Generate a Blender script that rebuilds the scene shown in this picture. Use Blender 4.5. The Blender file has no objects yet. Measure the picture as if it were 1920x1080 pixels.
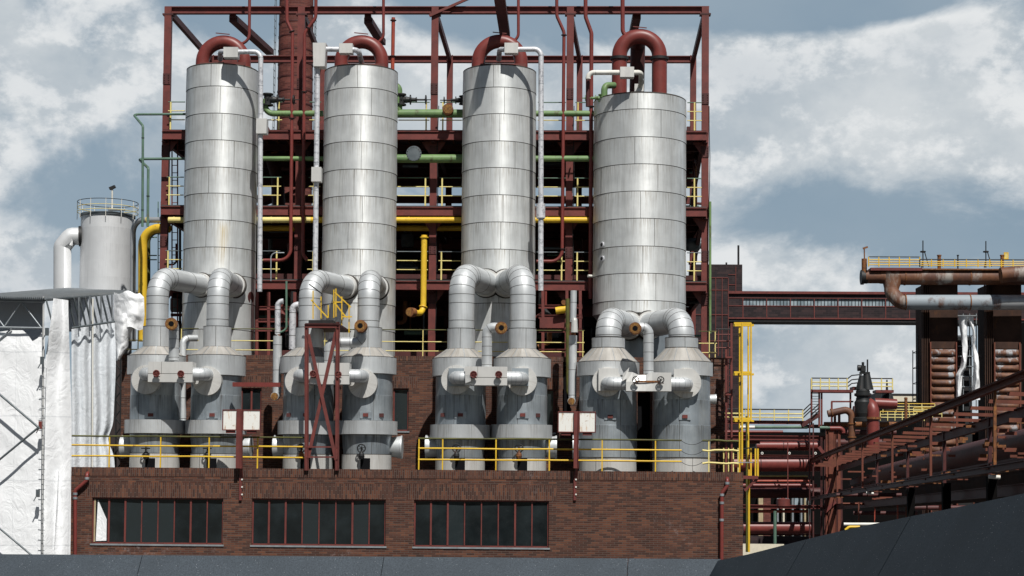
import bpy, math, random
from mathutils import Vector, Matrix
random.seed(7)
S = bpy.context.scene
col = S.collection
R_ = math.radians
# ---------------------------------------------------------------- camera
F = 3200.0; YAW = .031; PITCH = .052; ROLL = .008; PPY = 719.0; H = 6.5
RM = Matrix.Rotation(YAW, 3, 'Z') @ Matrix.Rotation(math.pi/2+PITCH, 3, 'X') @ Matrix.Rotation(ROLL, 3, 'Z')
cam = bpy.data.cameras.new('camera'); camo = bpy.data.objects.new('camera', cam); col.objects.link(camo)
M4 = RM.to_4x4(); M4.translation = Vector((0, 0, H)); camo.matrix_world = M4
cam.sensor_width = 36; cam.lens = F/1920*36; cam.shift_y = (PPY-540)/1920
cam.clip_start = .1; cam.clip_end = 5000
S.camera = camo
S.render.resolution_x = 1920; S.render.resolution_y = 1080
# ---------------------------------------------------------------- light
SAZ, SEL = R_(19), R_(54)          # sun to the right behind the viewer, high
sd = Vector((math.sin(SAZ)*math.cos(SEL), -math.cos(SAZ)*math.cos(SEL), math.sin(SEL)))
sl = bpy.data.lights.new('sun', 'SUN'); sl.energy = 5.0; sl.angle = R_(.53); sl.color = (1, .975, .93)
so = bpy.data.objects.new('sun', sl); col.objects.link(so)
so.rotation_euler = sd.to_track_quat('Z', 'Y').to_euler(); so.location = sd*100
S.view_settings.view_transform = 'Standard'; S.view_settings.look = 'None'
S.view_settings.exposure = 0.0; S.view_settings.gamma = 1
W = bpy.data.worlds.new('World'); S.world = W; W.use_nodes = True

def ray(u, v):
    return RM @ Vector(((u-960)/F, -(v-PPY)/F, -1))
def V(u, v, Y):
    d = ray(u, v); return Vector((0, 0, H)) + d*(Y/d.y)
def SX(u, Y, v=600): return V(u, v, Y).x
def SZ(v, Y, u=850): return V(u, v, Y).z
def K(px, Y): return px*Y/F        # pixels at depth Y in metres

class NT:
    def __init__(s, nt): s.t = nt; s.n = nt.nodes; s.l = nt.links
    def add(s, ty, **kw):
        n = s.n.new(ty)
        for k, v in kw.items(): setattr(n, k, v)
        return n
    def put(s, sock, v):
        if isinstance(v, bpy.types.NodeSocket): s.l.new(v, sock)
        elif v is not None:
            if hasattr(sock.default_value, '__len__') and not hasattr(v, '__len__'): v = (v,)*len(sock.default_value)
            if hasattr(v, '__len__') and len(v) == 3 and len(sock.default_value) == 4: v = (*v, 1)
            sock.default_value = v
    def m(s, op, a, b=None, c=None, clamp=False):
        n = s.add('ShaderNodeMath', operation=op, use_clamp=clamp)
        s.put(n.inputs[0], a)
        if b is not None: s.put(n.inputs[1], b)
        if c is not None: s.put(n.inputs[2], c)
        return n.outputs[0]
    def vm(s, op, a, b=None):
        n = s.add('ShaderNodeVectorMath', operation=op); s.put(n.inputs[0], a)
        if b is not None: s.put(n.inputs[1], b)
        return n.outputs['Value'] if op in ('DISTANCE', 'DOT_PRODUCT', 'LENGTH') else n.outputs[0]
    def noise(s, vec, scale, detail=4, rough=.55, w=None, dist=0):
        n = s.add('ShaderNodeTexNoise'); s.put(n.inputs['Vector'], vec)
        n.inputs['Scale'].default_value = scale; n.inputs['Detail'].default_value = detail
        n.inputs['Roughness'].default_value = rough; n.inputs['Distortion'].default_value = dist
        return n.outputs[0]
    def ramp(s, f, a, b, lo=0., hi=1.):
        n = s.add('ShaderNodeMapRange', interpolation_type='SMOOTHSTEP'); s.put(n.inputs[0], f)
        n.inputs[1].default_value = a; n.inputs[2].default_value = b; n.inputs[3].default_value = lo; n.inputs[4].default_value = hi
        return n.outputs[0]
    def mix(s, f, a, b, mode='MIX'):
        n = s.add('ShaderNodeMix', data_type='RGBA', blend_type=mode, clamp_factor=True)
        s.put(n.inputs[0], f); s.put(n.inputs[6], a); s.put(n.inputs[7], b); return n.outputs[2]
    def mapv(s, v, sc):
        n = s.add('ShaderNodeMapping'); s.put(n.inputs[0], v); n.inputs['Scale'].default_value = sc; return n.outputs[0]

# ---------------------------------------------------------------- sky with clouds (functions of direction only)
w = NT(W.node_tree); w.n.clear()
sky = w.add('ShaderNodeTexSky', sky_type='NISHITA', sun_disc=False); sky.sun_elevation = SEL
sky.sun_rotation = math.pi - SAZ; sky.air_density = 1.2; sky.dust_density = .8; sky.ozone_density = 1.2
tc = w.add('ShaderNodeTexCoord').outputs['Generated']
spz = w.add('ShaderNodeSeparateXYZ'); w.put(spz.inputs[0], tc); hi = w.m('MULTIPLY', w.ramp(spz.outputs[2], .32, .5, 1., 0.), w.ramp(spz.outputs[1], 0., .6))
def cloudblob(u, v, su, sv, amp):
    d = ray(u, v).normalized()
    df = w.vm('SUBTRACT', tc, tuple(d)); q = w.mapv(df, (F/su, F/su, F/sv))
    l = w.vm('LENGTH', q); return w.m('MULTIPLY', w.m('EXPONENT', w.m('MULTIPLY', w.m('MULTIPLY', l, l), -1.0)), amp)
tq = w.mapv(tc, (1, 1, 1.45))
n1 = w.noise(tq, 9.0, 10, .60, dist=.35); n2 = w.noise(tq, 24., 8, .62)
bias = None
for b in [(100,120,280,220,.24), (620,60,120,90,.12), (480,40,110,70,-.38), (840,20,120,50,-.3), (800,150,260,130,.26), (1080,90,120,150,-.1),
          (1290,90,120,60,.25), (1400,10,260,45,-.42), (1700,190,330,150,.20), (1450,130,130,80,.14), (1380,250,120,110,.12), (1800,60,150,60,.28), (1700,0,140,40,-.25),(0,520,150,70,.5), (170,400,230,120,-.14),
          (1640,440,330,90,-.05), (1480,500,150,60,.05), (1560,420,300,60,-.12), (1640,590,400,50,.0), (1600,720,420,90,.16), (1290,300,100,200,.1), (560,140,200,80,.24)]:
    o = cloudblob(*b); bias = o if bias is None else w.m('ADD', bias, o)
f0 = w.m('ADD', w.m('ADD', n1, w.m('MULTIPLY', n2, .15)), bias)
mask = w.m('MULTIPLY', w.ramp(f0, .50, .76), hi)
dens = w.ramp(f0, .72, 1.05)
n3 = w.noise(w.vm('ADD', tq, (.02, 0, .035)), 7.0, 6, .6)
shade = w.ramp(n3, .36, .66)
skyc = w.mix(w.m('MULTIPLY', hi, .78), w.mix(1.0, sky.outputs[0], (.032, .032, .032), 'MULTIPLY'), (.235, .345, .455))
veil = w.mix(w.m('MULTIPLY', hi, w.ramp(w.noise(tq, 5., 5), .3, .75, .2, .62)), skyc, (.36, .435, .50))
cl = w.mix(shade, (.45, .51, .56), (.69, .72, .735))
cl = w.mix(w.ramp(n2, .47, .62, 0, .8), cl, (.86, .87, .87))
cl = w.mix(w.m('MULTIPLY', dens, .45), cl, (.50, .55, .60))
out = w.mix(w.m('MULTIPLY', mask, .93), veil, cl)
bg = w.add('ShaderNodeBackground'); w.put(bg.inputs[0], out); bg.inputs[1].default_value = 1.0
wo = w.add('ShaderNodeOutputWorld'); w.l.new(bg.outputs[0], wo.inputs[0])

# ---------------------------------------------------------------- materials
MATS = {}
def mat(name):
    m = bpy.data.materials.new(name); m.use_nodes = True; n = NT(m.node_tree)
    b = m.node_tree.nodes['Principled BSDF']; MATS[name] = m
    return m, n, b
def uvn(n, nm='UVMap'):
    x = n.add('ShaderNodeUVMap'); x.uv_map = nm; return x.outputs[0]
def posn(n): return n.add('ShaderNodeNewGeometry').outputs['Position']
def bump(n, b, h, st=.3, d=.02):
    x = n.add('ShaderNodeBump'); n.put(x.inputs['Height'], h); x.inputs['Strength'].default_value = st; x.inputs['Distance'].default_value = d
    n.l.new(x.outputs[0], b.inputs['Normal'])

def metal(name, ca, cb, stain, metallic=.55, rough=.42, amt=1.0, blot=0., aniso=0., run=None):
    m, n, b = mat(name)
    uv = uvn(n); b2 = uvn(n, 'band'); sp = n.add('ShaderNodeSeparateXYZ'); n.put(sp.inputs[0], b2)
    P = posn(n)
    st = n.noise(n.vm('ADD', n.mapv(uv, (4.2, .22, 1)), n.mapv(P, (.02, .0, 0))), 1., 5, .65)
    st2 = n.noise(n.mapv(uv, (26, 1.1, 1)), 1., 4, .6)
    base = n.mix(sp.outputs[0], ca, cb)
    base = n.mix(n.ramp(n.noise(P, 1.6, 5), .3, .75, 0, .45*amt), base, tuple(c*.62 for c in ca))
    base = n.mix(n.ramp(st, .46, .76, 0, .55*amt), base, tuple(c*.45 for c in ca))
    fall = n.m('EXPONENT', n.m('MULTIPLY', sp.outputs[1], -2.6))
    sx = n.m('MULTIPLY', n.m('MULTIPLY', n.ramp(st2, .40, .68), n.ramp(n.noise(n.mapv(uv, (1.6, .1, 1)), 1., 3), .35, .7)), fall)
    base = n.mix(n.m('MULTIPLY', sx, .85*amt), base, stain)
    if blot: base = n.mix(n.ramp(n.noise(P, 7., 6, .7), .5, .62, 0, blot), base, (.16, .17, .2))
    if run:
        x0, z0, z1 = run; q = n.add('ShaderNodeSeparateXYZ'); n.put(q.inputs[0], P)
        dx = n.m('DIVIDE', n.m('SUBTRACT', q.outputs[0], x0), .17); g = n.m('EXPONENT', n.m('MULTIPLY', n.m('MULTIPLY', dx, dx), -1.))
        g = n.m('MULTIPLY', n.m('MULTIPLY', g, n.ramp(q.outputs[2], z0, z0+2, 0, 1)), n.ramp(q.outputs[2], z1-.4, z1, 1, 0))
        base = n.mix(n.m('MULTIPLY', g, n.ramp(st2, .3, .6, .1, .6)), base, (.42, .30, .09))
    n.put(b.inputs['Base Color'], base); b.inputs['Metallic'].default_value = metallic
    n.put(b.inputs['Roughness'], n.ramp(st, .3, .75, rough-.07, rough+.16))
    if aniso:
        b.inputs['Anisotropic'].default_value = aniso; b.inputs['Anisotropic Rotation'].default_value = .25; tg = n.add('ShaderNodeTangent', direction_type='RADIAL', axis='Z'); n.l.new(tg.outputs[0], b.inputs['Tangent'])
    bump(n, b, n.noise(n.mapv(P, (1, 1, .6)), 2.4, 3), .17, .035)
    return m
metal('alu_tank', (.66, .68, .675), (.78, .795, .785), (.19, .15, .10), .42, .47, .95, 0., .55)
metal('alu_tank_run', (.66, .68, .675), (.78, .795, .785), (.19, .15, .10), .42, .47, .95, 0., .55, (V(418, 450, 59.3).x, SZ(530, 59.3), SZ(412, 59.3)))
metal('alu_duct', (.56, .585, .595), (.66, .675, .68), (.14, .12, .1), .45, .50, .9)
metal('alu_vessel', (.36, .41, .45), (.50, .545, .57), (.09, .08, .07), .6, .44, 1.35)
metal('alu_cone', (.43, .41, .375), (.50, .475, .44), (.18, .13, .08), .3, .55, 1.2)
metal('alu_box', (.68, .67, .64), (.74, .73, .7), (.2, .15, .1), .35, .42, .6)
metal('alu_pale', (.62, .63, .66), (.70, .70, .72), (.2, .2, .2), .25, .5, .5, .55)
metal('silo_metal', (.66, .67, .68), (.72, .73, .74), (.35, .35, .35), .25, .5, .5)
metal('pipe_worn', (.40, .42, .44), (.5, .5, .5), (.2, .1, .05), .4, .45, 1.)

def paint(name, c, c2, rust=.3, rough=.5, sc=3., rc=(.12, .045, .02), met=0., lo=.56, spec=.4):
    m, n, b = mat(name); P = posn(n)
    base = n.mix(n.ramp(n.noise(P, sc, 5, .6), .35, .7), c, c2)
    base = n.mix(n.ramp(n.noise(n.mapv(P, (1.2, 1.2, .5)), sc*2.2, 7, .68), lo, lo+.12, 0, rust), base, rc)
    n.put(b.inputs['Base Color'], base); b.inputs['Roughness'].default_value = rough; b.inputs['Metallic'].default_value = met
    b.inputs['Specular IOR Level'].default_value = spec
    return m
paint('red_steel', (.165, .040, .033), (.115, .031, .027), .45, .55, rc=(.07, .025, .02))
paint('red_pipe', (.195, .041, .034), (.15, .034, .029), .3, .42, rc=(.09, .03, .022))
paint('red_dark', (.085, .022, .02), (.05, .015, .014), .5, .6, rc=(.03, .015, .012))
paint('orange_red', (.36, .06, .03), (.25, .045, .03), .3, .5)
paint('yellow', (.72, .47, .035), (.62, .38, .03), .75, .45, 2.4, rc=(.15, .06, .02), lo=.60)
paint('yellow_pale', (.74, .64, .25), (.62, .50, .17), .6, .5, 2.4, lo=.6)
paint('olive', (.10, .10, .02), (.05, .05, .015), .5, .6)  # also colours some yellow pipes as if in shade
paint('green', (.16, .26, .10), (.11, .19, .08), .7, .5, 1.6, rc=(.07, .04, .02), lo=.55)
paint('green_thin', (.11, .19, .14), (.08, .14, .10), .6, .5, 2.)
paint('black_iron', (.014, .016, .017), (.02, .02, .02), .2, .5)
paint('dark_metal', (.016, .017, .018), (.010, .010, .011), .3, .6)
paint('seam', (.035, .033, .03), (.07, .06, .05), .2, .7)
paint('rust', (.20, .075, .025), (.10, .04, .02), .6, .75, 5., rc=(.36, .15, .03), lo=.5)
paint('rust_hole', (.16, .07, .02), (.30, .15, .03), .7, .8, 14., rc=(.015, .01, .008), lo=.5)
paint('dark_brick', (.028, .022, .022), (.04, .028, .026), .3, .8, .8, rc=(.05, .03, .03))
paint('shade_black', (.003, .003, .003), (.005, .004, .004), .1, .9, .3, rc=(.03, .014, .01), spec=.1)  # near-black base paints the shade around the gallery and rack
paint('rust_dark', (.060, .032, .023), (.032, .019, .015), .6, .85, .6, rc=(.10, .045, .022), spec=.2)
paint('rusty_red', (.175, .055, .036), (.115, .040, .027), .5, .7, 1.2, rc=(.17, .07, .035), lo=.52, spec=.25)
m, n, b = mat('panel_white'); uv = uvn(n)
base = n.mix(n.ramp(n.noise(n.mapv(uv, (14, 1.6, 1)), 1., 5, .65), .54, .70, 0, .85), (.80, .79, .74), (.50, .24, .06))
base = n.mix(n.ramp(n.noise(posn(n), 9., 4), .6, .7, 0, .5), base, (.3, .14, .05)); n.put(b.inputs['Base Color'], base); b.inputs['Roughness'].default_value = .5
paint('roofing', (.05, .05, .05), (.08, .08, .078), .2, .9)
paint('white_metal', (.72, .71, .66), (.64, .62, .55), .5, .5, 2., rc=(.35, .16, .04), lo=.62)
paint('wood_pale', (.45, .36, .22), (.36, .28, .17), .2, .7)
paint('galv', (.30, .33, .35), (.4, .43, .45), .2, .45, met=.5)
paint('galv_dark', (.10, .12, .13), (.16, .18, .19), .3, .5, met=.4)
paint('cream_render', (.7, .64, .5), (.62, .57, .45), .2, .8)
paint('asphalt', (.05, .05, .05), (.075, .072, .068), .4, .9, .3)
paint('rope', (.5, .5, .48), (.4, .4, .4), .1, .9)

def rusty(name, pale, thr=.5, sc=1.0):
    m, n, b = mat(name); P = posn(n)
    a = n.noise(n.mapv(P, (sc, sc, sc*.35)), .9, 8, .68); c = n.noise(P, 2.8*sc, 6, .7)
    base = n.mix(n.ramp(c, .35, .7), (.085, .034, .022), (.19, .075, .028))
    base = n.mix(n.ramp(a, thr-.03, thr+.05), base, pale)
    base = n.mix(n.ramp(c, .56, .66, 0, .6), base, (.07, .03, .02))
    n.put(b.inputs['Base Color'], base); b.inputs['Roughness'].default_value = .65; return m
rusty('rusty_pipe', (.30, .27, .24), .56, .22)
rusty('rusty_grey', (.27, .31, .34), .42, .22)
rusty('rusty_louvre', (.29, .29, .30), .58, .8)
rusty('rusty_white', (.66, .66, .68), .42, 1.6)

def brick(name, c1, c2, c3, rot=False, mort=(.16, .13, .11), bw=.25, rh=.066, eff=True):
    m, n, b = mat(name)
    uv = uvn(n)
    if rot: 
        q = n.add('ShaderNodeMapping'); n.put(q.inputs[0], uv); q.inputs['Rotation'].default_value = (0, 0, math.pi/2); uv = q.outputs[0]
    def bt(ca, cb, mo, off=.0):
        x = n.add('ShaderNodeTexBrick'); v = n.vm('ADD', uv, (off, off, 0)) if off else uv
        n.put(x.inputs['Vector'], v); x.inputs['Scale'].default_value = 1; x.inputs['Brick Width'].default_value = bw; x.inputs['Row Height'].default_value = rh
        x.inputs['Mortar Size'].default_value = .008; x.inputs['Mortar Smooth'].default_value = .3; x.inputs['Bias'].default_value = 0
        n.put(x.inputs['Color1'], ca); n.put(x.inputs['Color2'], cb); n.put(x.inputs['Mortar'], mo); return x
    g = bt((0, 0, 0), (1, 1, 1), (.5, .5, .5))
    rv = g.outputs['Color']
    cr = n.add('ShaderNodeValToRGB'); n.put(cr.inputs[0], rv)
    e = cr.color_ramp.elements; e[0].position = 0; e[0].color = (*c1, 1); e[1].position = 1; e[1].color = (*c3, 1)
    for p, c in ((.3, tuple(x*.8 for x in c2)), (.55, c2), (.8, tuple(a*.5+b_*.5 for a, b_ in zip(c2, c3)))):
        k = e.new(p); k.color = (*c, 1)
    base = cr.outputs[0]; P = posn(n)
    base = n.mix(n.ramp(n.noise(P, .35, 4), .35, .7, 0, .5), base, n.mix(1., base, (.78, .78, .8), 'MULTIPLY'))
    base = n.mix(n.ramp(n.noise(n.mapv(P, (1.7, 1.7, .22)), 1., 5, .6), .5, .72, 0, .5), base, n.mix(1., base, (.5, .5, .52), 'MULTIPLY'))
    if eff:
        sel = n.m('MULTIPLY', n.ramp(n.noise(P, .33, 3), .56, .7), n.ramp(n.noise(P, 6., 5, .7), .5, .68))
        base = n.mix(n.m('MULTIPLY', sel, .65), base, (.32, .25, .24))
    base = n.mix(g.outputs['Fac'], base, mort)
    n.put(b.inputs['Base Color'], base); b.inputs['Roughness'].default_value = .8; b.inputs['Specular IOR Level'].default_value = .25
    bump(n, b, n.m('SUBTRACT', 1., g.outputs['Fac']), .5, .01)
    return m
B = ((.052, .025, .019), (.090, .036, .024), (.158, .064, .036))
brick('brick', *B, mort=(.105, .078, .064)); brick('brick_soldier', *B, rot=True, mort=(.115, .085, .07))
brick('brick_chimney', (.10, .03, .025), (.15, .045, .035), (.2, .065, .05), mort=(.14, .08, .07), bw=.4, rh=.11, eff=False)
brick('brick_far', (.022, .016, .018), (.032, .022, .024), (.05, .03, .03), mort=(.06, .05, .05), bw=.7, rh=.25, eff=False)

m, n, b = mat('glass')
P = posn(n); n.put(b.inputs['Base Color'], n.mix(n.ramp(n.noise(P, 1.1, 4), .35, .7), (.009, .012, .013), (.018, .024, .026)))
n.put(b.inputs['Roughness'], n.ramp(n.noise(P, 4., 4), .3, .7, .08, .3)); b.inputs['Specular IOR Level'].default_value = .35
m2 = m.copy(); m2.name = 'glass_dusty'; MATS['glass_dusty'] = m2; bb = m2.node_tree.nodes['Principled BSDF']
for l in list(bb.inputs['Base Color'].links): m2.node_tree.links.remove(l)
bb.inputs['Base Color'].default_value = (.022, .029, .031, 1)
m, n, b = mat('inner_shade'); b.inputs['Base Color'].default_value = (.006, .006, .007, 1); b.inputs['Roughness'].default_value = .9  # near-black colour paints the shade inside openings
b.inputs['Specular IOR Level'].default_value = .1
m, n, b = mat('gallery_glass'); P = posn(n)
n.put(b.inputs['Base Color'], n.mix(n.ramp(n.noise(P, .7, 4), .35, .65), (.16, .21, .24), (.34, .41, .45))); b.inputs['Roughness'].default_value = .3

m, n, b = mat('tarp'); P = posn(n)
tb_ = n.mix(n.ramp(n.noise(P, 1.4, 5), .35, .75, 0, .6), (.88, .89, .90), (.80, .81, .82))
q = n.add('ShaderNodeSeparateXYZ'); n.put(q.inputs[0], P)
for ax, per in ((0, .83), (2, 2.05)):
    fr_ = n.m('ABSOLUTE', n.m('SUBTRACT', n.m('FRACT', n.m('DIVIDE', n.m('ADD', q.outputs[ax], n.m('MULTIPLY', n.noise(P, .8, 2), .08)), per)), .5))
    tb_ = n.mix(n.ramp(fr_, .485, .497, 0, .55), tb_, (.60, .62, .64))
n.put(b.inputs['Base Color'], tb_); b.inputs['Roughness'].default_value = .5
fold = n.m('ADD', n.noise(n.mapv(P, (2.2, 2.2, 1.6)), 1., 4, .6, dist=2.2), n.m('MULTIPLY', n.noise(n.mapv(P, (7., 7., 2.)), 1., 3, .6, dist=1.), .12)); bump(n, b, fold, .38, .09)
m2 = m.copy(); m2.name = 'tarp_shade'; MATS['tarp_shade'] = m2
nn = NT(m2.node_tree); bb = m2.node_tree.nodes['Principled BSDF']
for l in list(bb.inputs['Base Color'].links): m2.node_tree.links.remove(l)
bb.inputs['Base Color'].default_value = (.42, .45, .49, 1)  # grey copy of the sheet paints the shade under the roof
m3 = m2.copy(); m3.name = 'tarp_half_shade'; MATS['tarp_half_shade'] = m3; m3.node_tree.nodes['Principled BSDF'].inputs['Base Color'].default_value = (.64, .67, .70, 1)  # mid-grey copy paints the weaker light on the receding side

def granite(name, c):
    m, n, b = mat(name); P = posn(n)
    base = n.mix(n.ramp(n.noise(P, 70., 4, .85), .3, .7), tuple(x*.62 for x in c), tuple(x*1.5 for x in c))
    vo = n.add('ShaderNodeTexVoronoi'); n.put(vo.inputs['Vector'], P); vo.inputs['Scale'].default_value = 34
    fl = n.m('MULTIPLY', n.m('LESS_THAN', vo.outputs['Distance'], .085), n.m('GREATER_THAN', n.noise(P, 9., 3), .5))
    base = n.mix(fl, base, (.5, .52, .54)); base = n.mix(n.ramp(n.noise(P, 1.3, 5), .35, .7, 0, .5), base, tuple(x*.7 for x in c))
    n.put(b.inputs['Base Color'], base); b.inputs['Roughness'].default_value = .7; b.inputs['Specular IOR Level'].default_value = .15; return m
granite('granite', (.052, .064, .077)); granite('granite_shade', (.028, .037, .046))  # second, darker copy paints shade on the parapet turned from the sun
# ---------------------------------------------------------------- mesh builder
def fillet(pts, rad, n=7):
    pts = [Vector(p) for p in pts]; out = [pts[0]]
    rads = rad if isinstance(rad, (list, tuple)) else [rad]*(len(pts)-2)
    for i in range(1, len(pts)-1):
        a, p, c = pts[i-1], pts[i], pts[i+1]; d1 = (a-p); d2 = (c-p); l1, l2 = d1.length, d2.length
        d1.normalize(); d2.normalize(); ang = d1.angle(d2); r = rads[i-1]
        if ang > math.pi-.02 or r <= 0: out.append(p); continue
        t = min(r/math.tan(ang/2), l1*.49 if i > 1 else l1*.98, l2*.49 if i < len(pts)-2 else l2*.98); r = t*math.tan(ang/2)
        ctr = p + (d1+d2).normalized()*(r/math.sin(ang/2))
        s, e = p+d1*t-ctr, p+d2*t-ctr; tot = s.angle(e); ax = s.cross(e).normalized()
        for k in range(n+1): out.append(ctr + Matrix.Rotation(tot*k/n, 3, ax) @ s)
    out.append(pts[-1]); return out

class MB:
    def __init__(s): s.v = []; s.f = []; s.m = []; s.sm = []; s.uv = []; s.b = []
    def face(s, idx, uv=None, m=0, sm=False, band=None):
        s.f.append(idx); s.m.append(m); s.sm.append(sm)
        if uv is None:
            p = [s.v[i] for i in idx]; nn = (p[1]-p[0]).cross(p[2]-p[0]); a = [abs(c) for c in nn]
            if a[1] >= a[0] and a[1] >= a[2]: uv = [(q.x, q.z) for q in p]
            elif a[0] >= a[2]: uv = [(q.y, q.z) for q in p]
            else: uv = [(q.x, q.y) for q in p]
        s.uv += uv; s.b += band or [(.5, 1.)]*len(idx)
    def quad(s, a, b, c, d, m=0, **k):
        i = len(s.v); s.v += [Vector(a), Vector(b), Vector(c), Vector(d)]; s.face([i, i+1, i+2, i+3], m=m, **k); return s
    def poly(s, pts, m=0):
        i = len(s.v); s.v += [Vector(p) for p in pts]; s.face(list(range(i, i+len(pts))), m=m); return s
    def hexa(s, p, m=0):   # 8 corners: bottom 4 ccw, top 4
        i = len(s.v); s.v += [Vector(q) for q in p]
        for f in ((0, 3, 2, 1), (4, 5, 6, 7), (0, 1, 5, 4), (1, 2, 6, 5), (2, 3, 7, 6), (3, 0, 4, 7)): s.face([i+k for k in f], m=m)
        return s
    def box(s, x0, x1, y0, y1, z0, z1, m=0):
        x0, x1 = min(x0, x1), max(x0, x1); y0, y1 = min(y0, y1), max(y0, y1); z0, z1 = min(z0, z1), max(z0, z1)
        return s.hexa([(x0, y0, z0), (x1, y0, z0), (x1, y1, z0), (x0, y1, z0), (x0, y0, z1), (x1, y0, z1), (x1, y1, z1), (x0, y1, z1)], m)
    def bar(s, p, q, w, h, m=0, up=(0, 0, 1), off=0.):     # w across, h along up
        p, q = Vector(p), Vector(q); d = (q-p).normalized(); up = Vector(up)
        if abs(d.dot(up)) > .98: up = Vector((0, 1, 0))
        x = d.cross(up).normalized(); u = x.cross(d).normalized()
        c = []
        for e in (p, q):
            c.append([e + x*(sx*w/2) + u*(sy*h/2+off) for sx, sy in ((-1, -1), (1, -1), (1, 1), (-1, 1))])
        i = len(s.v); s.v += c[0]+c[1]
        for f in ((0, 1, 2, 3), (7, 6, 5, 4), (0, 4, 5, 1), (1, 5, 6, 2), (2, 6, 7, 3), (3, 7, 4, 0)): s.face([i+k for k in f], m=m)
        return s
    def ibeam(s, p, q, w, h, t=.02, m=0, up=(0, 0, 1)):
        s.bar(p, q, w, t, m, up, h/2-t/2); s.bar(p, q, w, t, m, up, -h/2+t/2); s.bar(p, q, t, h-2*t, m, up); return s
    def tube(s, pts, r, seg=12, caps=True, m=0, mc=None):
        pts = [Vector(p) for p in pts]; rs = r if isinstance(r, (list, tuple)) else [r]*len(pts)
        T = []
        for i in range(len(pts)):
            a = pts[max(i-1, 0)]; c = pts[min(i+1, len(pts)-1)]; T.append((c-a).normalized())
        up = Vector((0, 0, 1)) if abs(T[0].z) < .9 else Vector((0, -1, 0))
        x = T[0].cross(up).normalized(); L = 0; rings = []; i0 = len(s.v)
        for i, p in enumerate(pts):
            if i:
                L += (p-pts[i-1]).length; x = (x - T[i]*x.dot(T[i])).normalized()
            y = T[i].cross(x)
            k = rs[i]
            if 0 < i < len(pts)-1: 
                c = max(.5, math.cos((pts[i]-pts[i-1]).angle(pts[i+1]-pts[i])/2)); 
            rings.append((L, k))
            for j in range(seg):
                t = 2*math.pi*j/seg; s.v.append(p + (x*math.cos(t)+y*math.sin(t))*k)
        for i in range(len(pts)-1):
            for j in range(seg):
                a = i0+i*seg+j; b_ = i0+i*seg+(j+1) % seg; c = b_+seg; d = a+seg
                u0, u1 = 2*math.pi*rs[i]*j/seg, 2*math.pi*rs[i]*(j+1)/seg
                s.face([a, b_, c, d], [(u0, rings[i][0]), (u1, rings[i][0]), (u1, rings[i+1][0]), (u0, rings[i+1][0])], m, True)
        if caps:
            for e, sg in ((0, 1), (len(pts)-1, -1)):
                i = len(s.v); s.v += [s.v[i0+e*seg+j].copy() for j in range(seg)]
                idx = list(range(i, i+seg)); s.face(idx[::-1] if sg > 0 else idx, m=m if mc is None else mc)
        return s
    def rings(s, pts, r, w=.02, ds=None, n=None, m=1, seg=24, s0=None, at=None):   # thin bands round a path
        pts = [Vector(p) for p in pts]; cum = [0]
        for i in range(1, len(pts)): cum.append(cum[-1]+(pts[i]-pts[i-1]).length)
        pos = at if at is not None else [s0 + k*ds for k in range(int((cum[-1]-s0)/ds)+1)]
        for q in pos:
            for i in range(1, len(pts)):
                if cum[i] >= q-1e-6:
                    d = (pts[i]-pts[i-1]).normalized(); c = pts[i-1]+d*(q-cum[i-1]); s.tube([c-d*w/2, c+d*w/2], r, seg, True, m); break
        return s
    def lathe(s, prof, c, axis='Z', seg=40, mats=None, split=None, band=False):
        c = Vector(c); L = 0
        def P(r, h, t):
            a, b_ = r*math.cos(t), r*math.sin(t)
            return c + (Vector((a, b_, h)) if axis == 'Z' else Vector((a, -h, b_)) if axis == 'Y' else Vector((h, a, b_)))
        for k in range(len(prof)-1):
            (r0, h0), (r1, h1) = prof[k], prof[k+1]; i = len(s.v)
            for r, h in ((r0, h0), (r1, h1)):
                for j in range(seg): s.v.append(P(r, h, 2*math.pi*j/seg))
            ml = math.hypot(r1-r0, h1-h0); rm = max(r0, r1)
            npan = split or 1; offp = random.random()*seg; rv = [random.random() for _ in range(npan)]
            top = max(h0, h1)
            for j in range(seg):
                a = i+j; b_ = i+(j+1) % seg; pr = rv[int(((j+offp) % seg)/seg*npan)]
                u0, u1 = 2*math.pi*rm*j/seg, 2*math.pi*rm*(j+1)/seg
                s.face([a, b_, b_+seg, a+seg], [(u0, h0 if h0 != h1 else 0), (u1, h0 if h0 != h1 else 0), (u1, h1 if h0 != h1 else ml), (u0, h1 if h0 != h1 else ml)],
                       mats[k] if mats else 0, True, [(pr, top-h0), (pr, top-h0), (pr, top-h1), (pr, top-h1)])
        return s
    def torus(s, c, R, r, axis='Y', seg=24, rs=8, m=0):
        c = Vector(c); pts = []
        for j in range(seg+1):
            t = 2*math.pi*j/seg; a, b_ = R*math.cos(t), R*math.sin(t)
            pts.append(c + (Vector((a, 0, b_)) if axis == 'Y' else Vector((a, b_, 0)) if axis == 'Z' else Vector((0, a, b_))))
        return s.tube(pts, r, rs, False, m)
    def build(s, name, mats, parent=None, flip=False):
        me = bpy.data.meshes.new(name); ms = mats if isinstance(mats, (list, tuple)) else [mats]
        if parent is not None: o0 = parent['_w'] if '_w' in parent else (0, 0, 0); o0 = Vector(o0)
        else:
            xs = [v.x for v in s.v]; ys = [v.y for v in s.v]; zs = [v.z for v in s.v]
            o0 = Vector(((min(xs)+max(xs))/2, (min(ys)+max(ys))/2, min(zs)))
        me.from_pydata([v-o0 for v in s.v], [], s.f)
        for q in ms: me.materials.append(MATS[q])
        me.polygons.foreach_set('material_index', s.m); me.polygons.foreach_set('use_smooth', s.sm)
        u = me.uv_layers.new(name='UVMap'); u.data.foreach_set('uv', [c for t in s.uv for c in t])
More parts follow.
